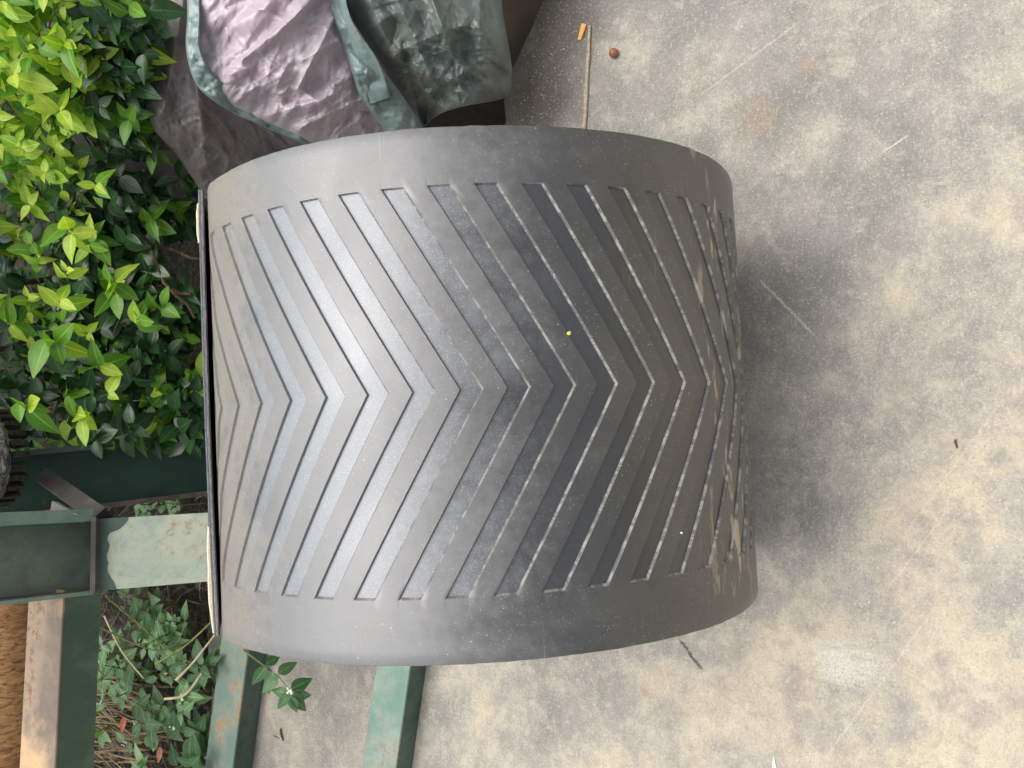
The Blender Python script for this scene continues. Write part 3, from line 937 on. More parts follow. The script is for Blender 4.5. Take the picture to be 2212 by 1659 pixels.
# ================================================================== PLASTIC SHEETING AND BROWN BOX
PLUM = mat_plastic('plum_plastic', (0.43, 0.355, 0.40), (0.50, 0.45, 0.48), (0.36, 0.29, 0.33), 0.33)
PLUM_D = mat_plastic('plum_plastic_dull', (0.15, 0.125, 0.13), (0.19, 0.165, 0.165), (0.12, 0.15, 0.145), 0.34)
TEAL = mat_plastic('teal_plastic', (0.14, 0.20, 0.19), (0.21, 0.285, 0.275), (0.12, 0.16, 0.15), 0.32)
DGREEN = mat_plastic('grey_green_plastic', (0.095, 0.115, 0.105), (0.145, 0.185, 0.175), (0.095, 0.085, 0.085), 0.36)


def poly_at(pl, t):
    n = len(pl) - 1; x = t * n; i = min(int(x), n - 1); f = x - i
    # smooth interpolation through the points
    p0 = pl[max(i - 1, 0)]; p1 = pl[i]; p2 = pl[i + 1]; p3 = pl[min(i + 2, n)]
    out = []
    for a, b_, c, d in zip(p0, p1, p2, p3):
        out.append(0.5 * ((2 * b_) + (-a + c) * f + (2 * a - 5 * b_ + 4 * c - d) * f * f + (-a + 3 * b_ - 3 * c + d) * f ** 3))
    return out


import numpy as np


def creases(seed, main, spread, count, cen, rad, sc_=1.0):
    """random straight fold lines: (midpoint, direction, half length, half width, height)"""
    r = random.Random(seed); out = []
    for k in range(count):
        c = cen[k % len(cen)]; a = r.gauss(main, spread) if r.random() < 0.75 else r.uniform(0, pi)
        L = r.uniform(0.03, 0.10) * sc_ * (1.7 if r.random() < 0.2 else 1); w = r.uniform(0.005, 0.024) * sc_
        m = (c[0] + r.gauss(0, rad), c[1] + r.gauss(0, rad))
        out.append((m, (cos(a), sin(a)), L, w, w * r.uniform(0.14, 0.42) * (1 if r.random() < 0.62 else -1)))
    for k in range(int(count * 1.6)):
        c = cen[r.randrange(len(cen))]; a = r.gauss(main, spread * 1.6) if r.random() < 0.6 else r.uniform(0, pi)
        L = r.uniform(0.010, 0.050) * sc_; w = r.uniform(0.0022, 0.0065) * sc_
        out.append(((c[0] + r.gauss(0, rad), c[1] + r.gauss(0, rad)), (cos(a), sin(a)), L, w, w * r.uniform(0.20, 0.55) * (1 if r.random() < 0.6 else -1)))
    return out


def relief(X, Y, cr, seed):
    h = np.zeros_like(X)
    for (m, d, L, w, a) in cr:
        dx = X - m[0]; dy = Y - m[1]
        al = dx * d[0] + dy * d[1]; pe = dx * (-d[1]) + dy * d[0] + 0.06 * al * al / max(L, 1e-3)
        tp = np.clip(1 - (np.abs(al) / L) ** 1.5, 0, 1)
        ww = w * (0.25 + 0.75 * tp)
        # one flank steep, the other long: a pressed fold
        t_ = np.where(pe > 0, pe / ww, -pe / (ww * 2.3))
        h += a * tp * np.clip(1 - t_, 0, 1)
    return h


def sheet(name, A, B, mat, parent, seed, amp=1.0, main=-0.95, curl=0.03, n=90, m=90, belly=0.03, lab=None, count=90, spread=0.5, cen=None, big=None, fsz=1.0):
    """surface lofted between two edge lines; every edge point = (picture x, picture y, distance)"""
    pts = np.zeros((n + 1, m + 1, 3)); fl = np.zeros((n + 1, m + 1, 2))
    for i in range(n + 1):
        a = poly_at(A, i / n); b_ = poly_at(B, i / n)
        pa = np.array(P(*a)); pb = np.array(P(*b_))
        u = np.linspace(0, 1, m + 1)[:, None]
        pts[i] = pa * (1 - u) + pb * u
        fl[i] = (np.array(a[:2]) * (1 - u) + np.array(b_[:2]) * u) / 1000.0
    X, Y = fl[..., 0], fl[..., 1]
    u = np.linspace(0, 1, m + 1)[None, :] * np.ones((n + 1, 1))
    eu = np.minimum(u, 1 - u)
    if cen is None:
        r = random.Random(seed); cen = [(fl[r.randrange(n), r.randrange(m), 0], fl[r.randrange(n), r.randrange(m), 1]) for _ in range(14)]
        cen = [tuple(fl[r.randrange(n), r.randrange(m)]) for _ in range(30)]
    h = relief(X, Y, creases(seed, main, spread, count, cen, 0.045, fsz), seed)
    # slow undulation and a few broad soft folds
    hb = np.zeros_like(h)
    for i in range(0, n + 1):
        for j in range(0, m + 1):
            q = Vector((X[i, j] * 6.0, Y[i, j] * 6.0, seed))
            hb[i, j] = 0.020 * noise.noise(q) + 0.009 * noise.noise(q * 2.3)
    for (x0, y0, x1, y1, w, hh_) in (big or []):
        D = np.array([x1 - x0, y1 - y0]) / 1000; L = np.hypot(*D); D /= L
        dx = X - x0 / 1000; dy = Y - y0 / 1000
        al = np.clip(dx * D[0] + dy * D[1], 0, L); pe = np.hypot(dx - al * D[0], dy - al * D[1]) / (w / 1000)
        hb += hh_ * np.exp(-np.abs(pe) ** 1.4)
    tot = belly * 4 * u * (1 - u) + (amp * h + hb * min(1, amp)) * (0.3 + 0.7 * np.clip(eu * 8, 0, 1)) - curl * np.clip(1 - eu / 0.06, 0, 1) ** 2
    cam_ = np.array(CAM); vw = cam_ - pts; vw /= np.linalg.norm(vw, axis=2)[..., None]
    pts = pts + vw * tot[..., None]
    V = [tuple(q) for q in pts.reshape(-1, 3)]; Fc = []
    for i in range(n):
        for j in range(m):
            a = i * (m + 1) + j; Fc.append((a, a + m + 1, a + m + 2, a + 1))
    me = mesh(name, V, Fc)
    o = link(name, me, [mat], parent, True, 38)
    md_ = o.modifiers.new('thickness', 'SOLIDIFY'); md_.thickness = 0.0012; md_.offset = -1
    if lab: tag(o, lab)
    return o


tp = empty('plastic_sheeting', G(900, 190), label='crumpled plum and teal plastic sheeting heaped behind the roll beside the hedge', cat='plastic sheet')
sheet('back_layer', [(352, -60, 1.86), (325, 100, 1.84), (312, 200, 1.82), (330, 275, 1.84), (378, 330, 1.90), (425, 400, 1.98), (450, 440, 2.02)],
      [(520, -60, 1.90), (500, 120, 1.88), (520, 235, 1.88), (575, 275, 1.92), (600, 330, 1.98), (560, 390, 2.04), (500, 450, 2.08)], PLUM_D, tp, 3, 1.2, 1.3, 0.02, 170, 130, count=200, lab='dull plum rear layer of the sheeting',
      big=[(395, 0, 350, 240, 18, 0.03), (420, 160, 440, 360, 22, 0.03), (330, 260, 440, 400, 12, 0.02)])
sheet('inner_fold', [(470, 215, 1.90), (530, 285, 1.92), (600, 330, 1.97), (640, 370, 2.02)], [(720, 240, 1.90), (760, 280, 1.92), (800, 320, 1.97), (820, 360, 2.02)], PLUM_D, tp, 9, 1.6, 0.9, 0.01, 60, 80, count=60,
      big=[(500, 240, 560, 330, 10, 0.03), (560, 270, 620, 320, 10, 0.02)])
sheet('front_layer', [(398, -70, 1.62), (408, 20, 1.62), (405, 110, 1.62), (428, 178, 1.63), (480, 222, 1.65), (560, 262, 1.68), (640, 296, 1.72), (700, 330, 1.76)],
      [(745, -70, 1.60), (748, 20, 1.60), (765, 90, 1.61), (790, 150, 1.63), (815, 200, 1.66), (835, 240, 1.70), (850, 275, 1.74), (860, 330, 1.78)],
      PLUM, tp, 21, 1.25, -0.95, 0.035, 220, 220, 0.05, count=230, spread=0.38, lab='glossy plum front layer of the sheeting',
      big=[(690, -20, 560, 110, 14, 0.022), (720, 40, 640, 190, 12, 0.022), (650, 20, 520, 130, 8, 0.012), (780, 60, 650, 130, 9, 0.012), (800, 205, 650, 275, 14, 0.026), (590, 200, 610, 150, 10, 0.014), (640, 190, 700, 230, 10, 0.012), (745, 100, 700, 60, 10, 0.014)])
sheet('hem', [(402, -70, 1.615), (404, 30, 1.612), (402, 110, 1.612), (424, 182, 1.622), (476, 228, 1.642), (556, 268, 1.672), (636, 302, 1.712), (700, 336, 1.752)],
      [(428, -70, 1.603), (434, 30, 1.600), (434, 100, 1.600), (458, 152, 1.608), (508, 190, 1.632), (588, 230, 1.662), (668, 262, 1.706), (728, 294, 1.754)],
      TEAL, tp, 6, 1.1, 0.6, 0.0, 160, 34, 0.0, count=120, lab='teal green turned hem of the sheeting')
sheet('teal_fold', [(706, -70, 1.575), (716, 20, 1.57), (738, 90, 1.575), (758, 150, 1.585), (775, 200, 1.60), (800, 240, 1.63), (825, 275, 1.67), (850, 310, 1.70)],
      [(740, -70, 1.55), (748, 20, 1.55), (775, 75, 1.55), (808, 120, 1.555), (838, 165, 1.57), (868, 205, 1.60), (898, 248, 1.64), (925, 300, 1.70)],
      TEAL, tp, 12, 1.0, 0.4, 0.001, 160, 60, 0.003, count=110, lab='pale teal folded strip of the sheeting')
sheet('teal_fold', [(722, -70, 1.565), (734, 20, 1.56), (752, 80, 1.56), (770, 130, 1.565), (788, 180, 1.575), (800, 225, 1.60)],
      [(742, -70, 1.535), (752, 20, 1.53), (780, 75, 1.53), (812, 125, 1.535), (830, 165, 1.55), (845, 210, 1.58)],
      TEAL, tp, 5, 0.6, 1.2, 0.001, 80, 24, 0.002, count=40)
sheet('side_layer', [(730, -70, 1.60), (748, 20, 1.60), (785, 80, 1.60), (820, 130, 1.61), (850, 180, 1.63), (880, 225, 1.66), (912, 275, 1.70)],
      [(1090, -70, 1.66), (1085, 10, 1.66), (1095, 75, 1.66), (1103, 125, 1.67), (1106, 165, 1.69), (1088, 212, 1.72), (965, 232, 1.73)],
      DGREEN, tp, 33, 1.4, 1.1, 0.03, 220, 220, 0.05, count=110, spread=0.7, fsz=1.5, lab='dark grey green side layer of the sheeting',
      big=[(790, -10, 850, 120, 16, 0.022), (850, -10, 930, 170, 14, 0.024), (930, 0, 960, 80, 12, 0.018), (1000, 150, 1090, 200, 16, 0.014), (900, 215, 1010, 150, 14, 0.016)])
# unseen bulk added behind the sheeting to block light
b = MB(); b.blob(G(640, 60, 0.0) + Vector((0.06, 0.22, 0.22)), (0.52, 0.20, 0.34), 32, 20, 0.25)
b.obj('light_blocker', PLUM_D, tp)
SHADE = mat_simple('hollow_shade', (0.014, 0.012, 0.011), (0.030, 0.026, 0.022), 0.85, 30, 0.4, (1, 6, 6))  # near black block added for the shaded hollow under the hem
ka, kb = G(860, 345), G(1116, 268)
dk = (kb - ka).normalized(); kk = Vector((-dk.y, dk.x, 0)); kk = kk if kk.y > 0 else -kk
b = MB(); b.box((ka + kb) / 2 + kk * 0.12 + Vector((0, 0, 0.09)) - dk * 0.03, dk * (kb - ka).length / 2 * 1.05, kk * 0.12, Vector((0, 0, 0.09)), 0.008)
o = b.obj('shade_block', SHADE, None)
tag(o, 'near black block standing for the shaded hollow under the grey green sheeting', 'shade_block')

bx = empty('brown_box', G(1140, 120), label='dull brown slab edge beside the grey green sheeting and the stick', cat='slab')
BRN = mat_simple('dull_brown', (0.075, 0.062, 0.048), (0.115, 0.075, 0.058), 0.7, 12, 0.4)
q0, q1 = G(1122, 222), G(1232, -30)
dX = (q1 - q0).normalized(); bk = Vector((-dX.y, dX.x, 0))
if bk.y < 0: bk = -bk
hh = 0.16
# leaning slab: lower edge on the floor, face tipped outward to shade its foot
V = []; Fc = []
fb0, fb1 = q0, q1 + dX * 0.25
fb0 += bk * 0.05; fb1 += bk * 0.05
tb0 = fb0 + Vector((0, 0, hh)) - bk * 0.02; tb1 = fb1 + Vector((0, 0, hh)) - bk * 0.02
thk = bk * 0.05
nn = 40
for j in range(nn + 1):
    for i in range(nn + 1):
        q = fb0.lerp(fb1, i / nn).lerp(tb0.lerp(tb1, i / nn), j / nn)
        V.append(q - bk * (0.006 * noise.noise(q * 8) + 0.003 * noise.noise(q * 25)))
for j in range(nn):
    for i in range(nn):
        a = j * (nn + 1) + i; Fc.append((a, a + 1, a + nn + 2, a + nn + 1))
link('front_face', mesh('front_face', V, Fc), [BRN], bx, True)
b = MB(); c_ = (fb0 + fb1 + tb0 + tb1) / 4 + bk * 0.04
b.box(c_, dX * ((fb1 - fb0).length / 2), bk * 0.03, Vector((0, 0, hh / 2)) - bk * 0.01, 0.006); b.obj('body', BRN, bx)

# ================================================================== LEAVES
def leaf_mesh(name, L, Wd, bend=0.25, fold=0.25, n=8, twist=0.0, tip=0.82, wav=0.0):
    V = [(0, 0, 0)]; U = [(0, 0)]; Fc = []
    for i in range(1, n):
        t_ = i / n
        w = Wd * 0.5 * (sin(pi * t_ ** tip) ** 0.85) * (1 - 0.25 * t_)
        z = -bend * L * t_ * t_
        a = twist * t_; up_ = w * fold
        wv_ = wav * w * sin(t_ * 14)
        x = L * t_ * (1 - 0.1 * bend)
        V += [(x, -w * cos(a), z + up_ - w * sin(a) + wv_), (x, 0, z), (x, w * cos(a), z + up_ + w * sin(a) - wv_)]
        U += [(t_, -0.5), (t_, 0), (t_, 0.5)]
    V.append((L, 0, -bend * L)); U.append((1, 0))
    Fc += [(0, 1, 2), (0, 2, 3)]
    for i in range(n - 2):
        a = 1 + 3 * i; Fc += [(a, a + 3, a + 4, a + 1), (a + 1, a + 4, a + 5, a + 2)]
    a = 1 + 3 * (n - 2); e = len(V) - 1; Fc += [(a, e, a + 1), (a + 1, e, a + 2)]
    me = mesh(name, V, Fc); with_uv(me, U)
    for p in me.polygons: p.use_smooth = True
    return me


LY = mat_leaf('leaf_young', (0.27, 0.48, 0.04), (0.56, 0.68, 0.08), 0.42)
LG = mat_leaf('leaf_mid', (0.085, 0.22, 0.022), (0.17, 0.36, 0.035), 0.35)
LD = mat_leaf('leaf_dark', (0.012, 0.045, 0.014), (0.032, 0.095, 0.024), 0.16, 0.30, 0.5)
WDG = mat_leaf('weed_leaf', (0.14, 0.28, 0.13), (0.29, 0.46, 0.24), 0.28, 0.5)
WDG2 = mat_leaf('weed_leaf_big', (0.05, 0.13, 0.05), (0.10, 0.21, 0.085), 0.2, 0.45)
DRY = mat_simple('dry_leaf', (0.33, 0.20, 0.085), (0.55, 0.38, 0.18), 0.7, 60, 0.7)
BARK = mat_simple('twig_bark', (0.045, 0.03, 0.02), (0.14, 0.09, 0.05), 0.8, 80, 0.6)
STEM = mat_simple('green_stem', (0.13, 0.19, 0.045), (0.26, 0.30, 0.09), 0.6, 60, 0.3)
DRYST = mat_simple('dry_stem', (0.42, 0.34, 0.20), (0.62, 0.54, 0.36), 0.7, 60, 0.3)

shapes = [dict(L=0.044, Wd=0.026, bend=0.18, fold=0.28), dict(L=0.038, Wd=0.024, bend=0.05, fold=0.15), dict(L=0.048, Wd=0.029, bend=0.25, fold=0.35, twist=0.4),
          dict(L=0.034, Wd=0.024, bend=0.12, fold=0.45, twist=-0.4), dict(L=0.045, Wd=0.026, bend=-0.08, fold=0.2, twist=0.2), dict(L=0.041, Wd=0.022, bend=0.35, fold=0.5, wav=0.15)]
leaf_me = {}
for mname, mm in (('y', LY), ('g', LG), ('d', LD)):
    leaf_me[mname] = []
    for sh in shapes:
        me = leaf_mesh('leaf', **sh); me.materials.append(mm); leaf_me[mname].append(me)


def leaf_matrix(pos, d, nrm, sc_):
    d = d.normalized(); nrm = (nrm - d * nrm.dot(d))
    if nrm.length < 1e-4: nrm = Vector((0.1, 0.2, 1)) - d * Vector((0.1, 0.2, 1)).dot(d)
    nrm.normalize(); y = nrm.cross(d)
    m = Matrix((d, y, nrm)).transposed().to_4x4() @ Matrix.Scale(sc_, 4)
    m.translation = pos; return m


def rv(s=1.0): return Vector((random.gauss(0, s), random.gauss(0, s), random.gauss(0, s)))


class Leaves:
    """collects leaf placements; the largest in view become objects, the rest one mesh"""
    def __init__(s): s.L = []

    def add(s, me, mtx): s.L.append((me, mtx))

    def build(s, parent, limit, name='leaf', stuff='foliage'):
        def size(it):
            p = it[1].translation; v = R.transposed() @ (p - CAM)
            if v.z <= 0: return 0
            px = CX + F * v.x / v.z; py = CY + F * v.y / v.z
            inb = -30 < px < 2240 and -30 < py < 1690
            return (1 if inb else 0.01) / v.length * it[1].to_scale().x
        s.L.sort(key=size, reverse=True)
        inv = parent.matrix_world.inverted()
        for me, mtx in s.L[:limit]:
            o = bpy.data.objects.new(name, me); col.objects.link(o)
            o.parent = parent; o.matrix_parent_inverse = inv; o.matrix_world = mtx
            o.matrix_basis = mtx
        rest = s.L[limit:]
        if rest:
            V = []; Fc = []; U = []; mats = []; mi = []
            for me, mtx in rest:
                mt = me.materials[0]
                if mt not in mats: mats.append(mt)
                b = len(V); V += [mtx @ v.co for v in me.vertices]
                uvl = [None] * len(me.vertices)
                for lp in me.loops: uvl[lp.vertex_index] = tuple(me.uv_layers[0].data[lp.index].uv)
                U += uvl
                for p in me.polygons: Fc.append(tuple(i + b for i in p.vertices)); mi.append(mats.index(mt))
            me = mesh(stuff, V, Fc, mi); with_uv(me, U)
            o = link(stuff, me, mats, parent, True); tag(o, kind='stuff')


def px_of(p):
    v = R.transposed() @ (p - CAM); return CX + F * v.x / v.z, CY + F * v.y / v.z


# hedge: twigs spring from the stems and end in sprays of opposite leaves
hedge = empty('hedge_shrub', (0.55, 2.15, -0.03), label='glossy green hedge shrub with yellow new shoots behind the plastic sheeting', cat='shrub')
HL = Leaves()


def spray(tip, d, nlv, kind, sc_=1.0, twig=None, step_=0.017):
    """nlv leaves in opposite pairs back along a twig that ends at tip"""
    d = d.normalized(); side = d.cross(Vector((0, 0, 1)) + rv(0.3)).normalized()
    for k in range(nlv):
        t_ = k // 2
        base = tip - d * (t_ * step_)
        sgn = 1 if k % 2 else -1
        rot = Matrix.Rotation(t_ * 1.2 + random.uniform(-0.3, 0.3), 3, d)
        sd = rot @ side * sgn
        ld = (d * random.uniform(0.35, 0.9) + sd * 0.9 + Vector((0, 0, -0.25)) + rv(0.12))
        to_cam = (CAM - base).normalized()
        nr = Vector((0, 0, 1)) * 0.8 + to_cam * 0.75 + rv(0.3)
        kk = kind
        if kind == 'y' and t_ >= 2: kk = 'g'
        if kind == 'g' and random.random() < 0.15: kk = 'y'
        s_ = sc_ * random.uniform(0.75, 1.15) * (0.7 if (kind == 'y' and t_ == 0) else 1.0)
        HL.add(random.choice(leaf_me[kk]), leaf_matrix(base, ld, nr, s_))


tw = MB()


def twig_to(tip, root, r0=0.0022, r1=0.0010, n=7, sag=0.03):
    pts = []
    mid = (tip + root) / 2 + rv(0.02) + Vector((0, 0, sag))
    for i in range(n + 1):
        t_ = i / n; pts.append(root * (1 - t_) ** 2 + mid * 2 * t_ * (1 - t_) + tip * t_ * t_)
    tw.tube(pts, [r0 + (r1 - r0) * i / n for i in range(n + 1)], 5, False)
    return (pts[-1] - pts[-2]).normalized()


def yfront(X, z):
    # hedge front surface: y as a function of X (world right) and height
    f_ = 1.86 - 0.20 * smooth(0.1, 1.0, X)
    f_ += 0.30 * smooth(0.48, 0.16, z)                        # undercut at the bottom
    f_ += 0.18 * smooth(0.62, 0.95, z)
    return f_ + 0.07 * noise.noise(Vector((X * 4, z * 4, 1)))


# the front sprays, densest and brightest in the upper part
rs = random.Random(11)
# (picture x, picture y, kind, leaves, dist)
def hedge_points():
    out = []
    for i in range(600):
        px = rs.uniform(-40, 400); py = rs.uniform(-60, 960)
        # outline: reaches further right at the top of the picture
        lim = 345 - 0.02 * py if py < 330 else (345 - (py - 330) * 0.95 if py < 450 else 235 + 60 * sin(py / 90.0))
        if px > lim + rs.uniform(-25, 15): continue
        out.append((px, py))
    return out


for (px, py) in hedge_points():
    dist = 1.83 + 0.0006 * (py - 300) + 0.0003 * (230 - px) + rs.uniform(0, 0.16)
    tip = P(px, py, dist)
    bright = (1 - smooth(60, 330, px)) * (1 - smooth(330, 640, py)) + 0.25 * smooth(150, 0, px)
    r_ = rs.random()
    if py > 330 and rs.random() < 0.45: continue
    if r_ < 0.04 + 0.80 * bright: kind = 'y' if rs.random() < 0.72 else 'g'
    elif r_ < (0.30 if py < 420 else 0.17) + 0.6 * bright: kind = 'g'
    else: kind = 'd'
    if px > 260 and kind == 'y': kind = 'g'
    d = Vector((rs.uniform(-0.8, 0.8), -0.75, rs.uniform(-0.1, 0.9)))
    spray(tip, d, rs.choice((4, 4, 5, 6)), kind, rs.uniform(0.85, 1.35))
    if rs.random() < 0.5:
        twig_to(tip, tip + Vector((rs.uniform(-0.05, 0.05), 0.16, rs.uniform(-0.16, -0.04))))
for i in range(300):
    px = rs.uniform(130, 440); py = rs.uniform(380, 960)
    if px > 330 and py < 640 and rs.random() < 0.6: continue
    tip = P(px, py, rs.uniform(1.98, 2.22))
    spray(tip, Vector((rs.uniform(-0.8, 0.8), -0.8, rs.uniform(-0.2, 0.6))), rs.choice((3, 4, 5)), 'd' if rs.random() < 0.85 else 'g', rs.uniform(1.1, 1.6))
# chosen shoots that stand out in the photograph
for (px, py, kind, n, s_, dd) in ((245, 180, 'y', 2, 1.15, (0.5, -0.6, -0.2)), (130, 240, 'y', 4, 1.15, (0, -0.8, 0.3)), (85, 70, 'y', 6, 1.2, (0.3, -0.7, 0.3)),
                                  (207, 400, 'y', 2, 0.95, (0.0, -0.3, 1.0)), (155, 505, 'y', 6, 1.15, (-0.6, -0.8, 0.1)), (130, 650, 'y', 6, 0.95, (0.5, -0.7, 0.5)),
                                  (145, 585, 'y', 4, 0.7, (0.6, -0.5, 0.4)), (210, 400, 'g', 2, 0.8, (0.2, -0.7, 0.2)), (175, 905, 'y', 4, 1.2, (-0.5, -0.9, 0.0)),
                                  (215, 790, 'g', 4, 1.2, (0.2, -0.9, 0.1)), (120, 740, 'g', 5, 1.3, (-0.3, -0.9, 0.1)), (60, 880, 'g', 5, 1.3, (-0.3, -0.9, 0.1)),
                                  (250, 610, 'g', 5, 1.15, (0.1, -0.9, 0.3)), (300, 690, 'g', 4, 1.1, (0.4, -0.8, 0.2)), (350, 660, 'g', 4, 1.0, (0.2, -0.9, 0.1)),
                                  (190, 720, 'y', 3, 0.9, (0.1, -0.6, 0.4)), (235, 850, 'y', 2, 1.0, (0.3, -0.7, 0.1)), (30, 160, 'y', 6, 1.3, (0.0, -0.8, 0.5)), (20, 60, 'y', 6, 1.3, (0.3, -0.8, 0.5)),
                                  (305, 60, 'g', 5, 1.2, (0.5, -0.8, 0.0)), (300, 145, 'g', 5, 1.1, (0.6, -0.7, -0.3)), (200, 30, 'y', 4, 1.1, (0.4, -0.8, 0.2))):
    tip = P(px, py, 1.80 if py < 600 else 1.86)
    spray(tip, Vector(dd), n, kind, s_ * 1.3)
    twig_to(tip, tip + Vector((0, 0.2, -0.12)), 0.002)
# shaded interior and the mass behind and above
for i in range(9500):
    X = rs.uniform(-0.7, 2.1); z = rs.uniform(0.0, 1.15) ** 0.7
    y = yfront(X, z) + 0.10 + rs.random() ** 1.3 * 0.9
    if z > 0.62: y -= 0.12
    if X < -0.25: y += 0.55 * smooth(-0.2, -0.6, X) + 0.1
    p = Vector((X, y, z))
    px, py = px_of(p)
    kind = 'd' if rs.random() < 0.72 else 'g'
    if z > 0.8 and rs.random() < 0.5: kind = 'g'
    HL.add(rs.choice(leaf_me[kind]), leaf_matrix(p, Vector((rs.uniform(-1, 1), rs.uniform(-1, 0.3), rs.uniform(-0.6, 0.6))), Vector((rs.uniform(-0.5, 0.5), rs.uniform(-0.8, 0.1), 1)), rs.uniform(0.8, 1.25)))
HL.build(hedge, 300)
tw.obj('twigs', BARK, hedge); 
# woody stems, each its own
for i in range(16):
    X = -0.15 + i * 0.11 + rs.uniform(-0.04, 0.04)
    root = Vector((X, 2.12 + rs.uniform(-0.12, 0.18), -0.05)); tip = Vector((X + rs.uniform(-0.25, 0.25), 1.98 + rs.uniform(-0.1, 0.2), rs.uniform(0.45, 0.75)))
    b = MB(); pts = []
    for k in range(9):
        t_ = k / 8; pts.append(root.lerp(tip, t_) + Vector((0.03 * noise.noise(Vector((i, t_ * 3, 0))), 0.03 * noise.noise(Vector((i, t_ * 3, 5))), 0)))
    b.tube(pts, [0.011 * (1 - 0.55 * k / 8) for k in range(9)], 7, False); b.obj('stem', BARK, hedge)
for (a, b_, ra, rb) in (((300, 520, 2.0), (425, 690, 1.95), 0.004, 0.003), ((330, 530, 2.02), (430, 560, 1.98), 0.004, 0.003), ((240, 600, 2.05), (425, 640, 2.0), 0.006, 0.004), ((290, 800, 2.1), (400, 860, 2.1), 0.003, 0.002), ((220, 850, 2.1), (340, 765, 2.1), 0.002, 0.0015), ((270, 690, 2.1), (330, 790, 2.1), 0.003, 0.002)):
    b = MB(); A_ = P(*a); B_ = P(*b_); pts = [A_.lerp(B_, k / 6) + rv(0.006) for k in range(7)]
    b.tube(pts, [ra + (rb - ra) * k / 6 for k in range(7)], 6, False); b.obj('branch', BARK, hedge)
# a withered leaf caught among the green
me = leaf_mesh('dry_leaf', 0.05, 0.025, 0.1, 0.6, 8, 0.5, 0.82, 0.3); me.materials.append(DRY)
o = bpy.data.objects.new('dead_leaf', me); col.objects.link(o); o.matrix_world = leaf_matrix(P(212, 170, 1.76), ray(30, -60) - ray(10, 60) + Vector((0.3, 0, 0.1)), (CAM - P(212, 150, 1.78)), 1.0)
tag(o, 'withered brown leaf caught in the bright hedge leaves', 'dead leaf')

# ------------------------------------------------------------------ weeds
wshape = [dict(L=0.050, Wd=0.030, bend=0.2, fold=0.12, tip=0.7), dict(L=0.042, Wd=0.026, bend=0.3, fold=0.2, tip=0.7, twist=0.3), dict(L=0.058, Wd=0.032, bend=0.15, fold=0.15, tip=0.72, twist=-0.3), dict(L=0.032, Wd=0.019, bend=0.1, fold=0.1, tip=0.75)]
weed_me = []; weedbig_me = []
for sh in wshape:
    me = leaf_mesh('leaf', **sh); me.materials.append(WDG); weed_me.append(me)
    me = leaf_mesh('leaf', **sh); me.materials.append(WDG2); weedbig_me.append(me)
FLW = mat_simple('cream_petals', (0.75, 0.76, 0.55), (0.85, 0.85, 0.68), 0.6, 80)


def weed(px, py, hgt, lab, nst=3, nlf=7, sc_=1.0, spread=0.10, flowers=2, pool=None, z0=0.0, lean=None):
    base = G(px, py, z0)
    root = empty('weed', base, label=lab, cat='weed', group='leafy weeds growing by the frame')
    LV = Leaves(); pool = pool or weed_me
    for s_ in range(nst):
        ang = rs.uniform(0, 2 * pi); sp = spread * rs.uniform(0.3, 1.0)
        top = base + Vector((cos(ang) * sp, sin(ang) * sp, hgt * rs.uniform(0.6, 1.1)))
        if lean: top += Vector(lean) * rs.uniform(0.6, 1.1)
        mid = base.lerp(top, 0.5) + Vector((rs.uniform(-0.01, 0.01), rs.uniform(-0.01, 0.01), hgt * 0.15))
        pts = [base * (1 - t_) ** 2 + mid * 2 * t_ * (1 - t_) + top * t_ * t_ for t_ in [k / 8 for k in range(9)]]
        b = MB(); b.tube(pts, [0.0024 - 0.0012 * k / 8 for k in range(9)], 5, False); b.obj('stem', STEM, root)
        for k in range(nlf):
            t_ = 1 - 0.75 * (k / nlf) ** 1.1
            i = min(int(t_ * 8), 7); q = pts[i].lerp(pts[i + 1], t_ * 8 - i)
            a = k * 2.4 + s_
            ld = Vector((cos(a), sin(a), rs.uniform(-0.1, 0.35)))
            LV.add(rs.choice(pool), leaf_matrix(q + ld * 0.004, ld, Vector((rs.uniform(-0.3, 0.3), -0.35 + rs.uniform(-0.2, 0.2), 1)), sc_ * (0.62 + 0.52 * (k / nlf)) * rs.uniform(0.85, 1.25)))
        if s_ < flowers:
            b = MB()
            for q in range(6):
                c_ = top + Vector((rs.gauss(0, 0.0042), rs.gauss(0, 0.0042), 0.006 + rs.gauss(0, 0.003)))
                b.blob(c_, (0.0028, 0.0028, 0.0022), 6, 4)
            b.obj('flower_cluster', FLW, root)
    LV.build(root, 300)
    return root


weed(300, 1420, 0.14, 'leafy weed with cream flowers nearest the green rail', 4, 8, 1.05, 0.10, 2)
weed(355, 1460, 0.16, 'weed with cream blossom clusters in the middle of the patch', 4, 8, 1.1, 0.10, 3)
weed(420, 1380, 0.16, 'tall weed crowding against the lower corner of the roll', 4, 9, 1.1, 0.09, 1)
weed(400, 1560, 0.15, 'broad leaved weed at the front of the weed patch', 4, 8, 1.25, 0.11, 2)
weed(470, 1600, 0.12, 'dark leaved weed overhanging the bare concrete', 4, 7, 1.35, 0.10, 1, weedbig_me)
weed(330, 1640, 0.12, 'low weed with pale flowers at the edge of the patch', 3, 7, 0.9, 0.08, 3)
weed(450, 1480, 0.16, 'weed leaning on the rust orange bar', 4, 8, 1.15, 0.09, 2)
weed(380, 1300, 0.16, 'weed showing under the pale faced post', 4, 8, 0.9, 0.09, 0)
weed(430, 1345, 0.18, 'weed pressed behind the cut end of the belt', 4, 8, 0.85, 0.07, 1)
weed(262, 1555, 0.13, 'small sprout beside the green rail', 2, 5, 0.8, 0.05, 0)
weed(245, 1450, 0.05, 'small dim seedling in the litter', 2, 5, 0.7, 0.05, 0)
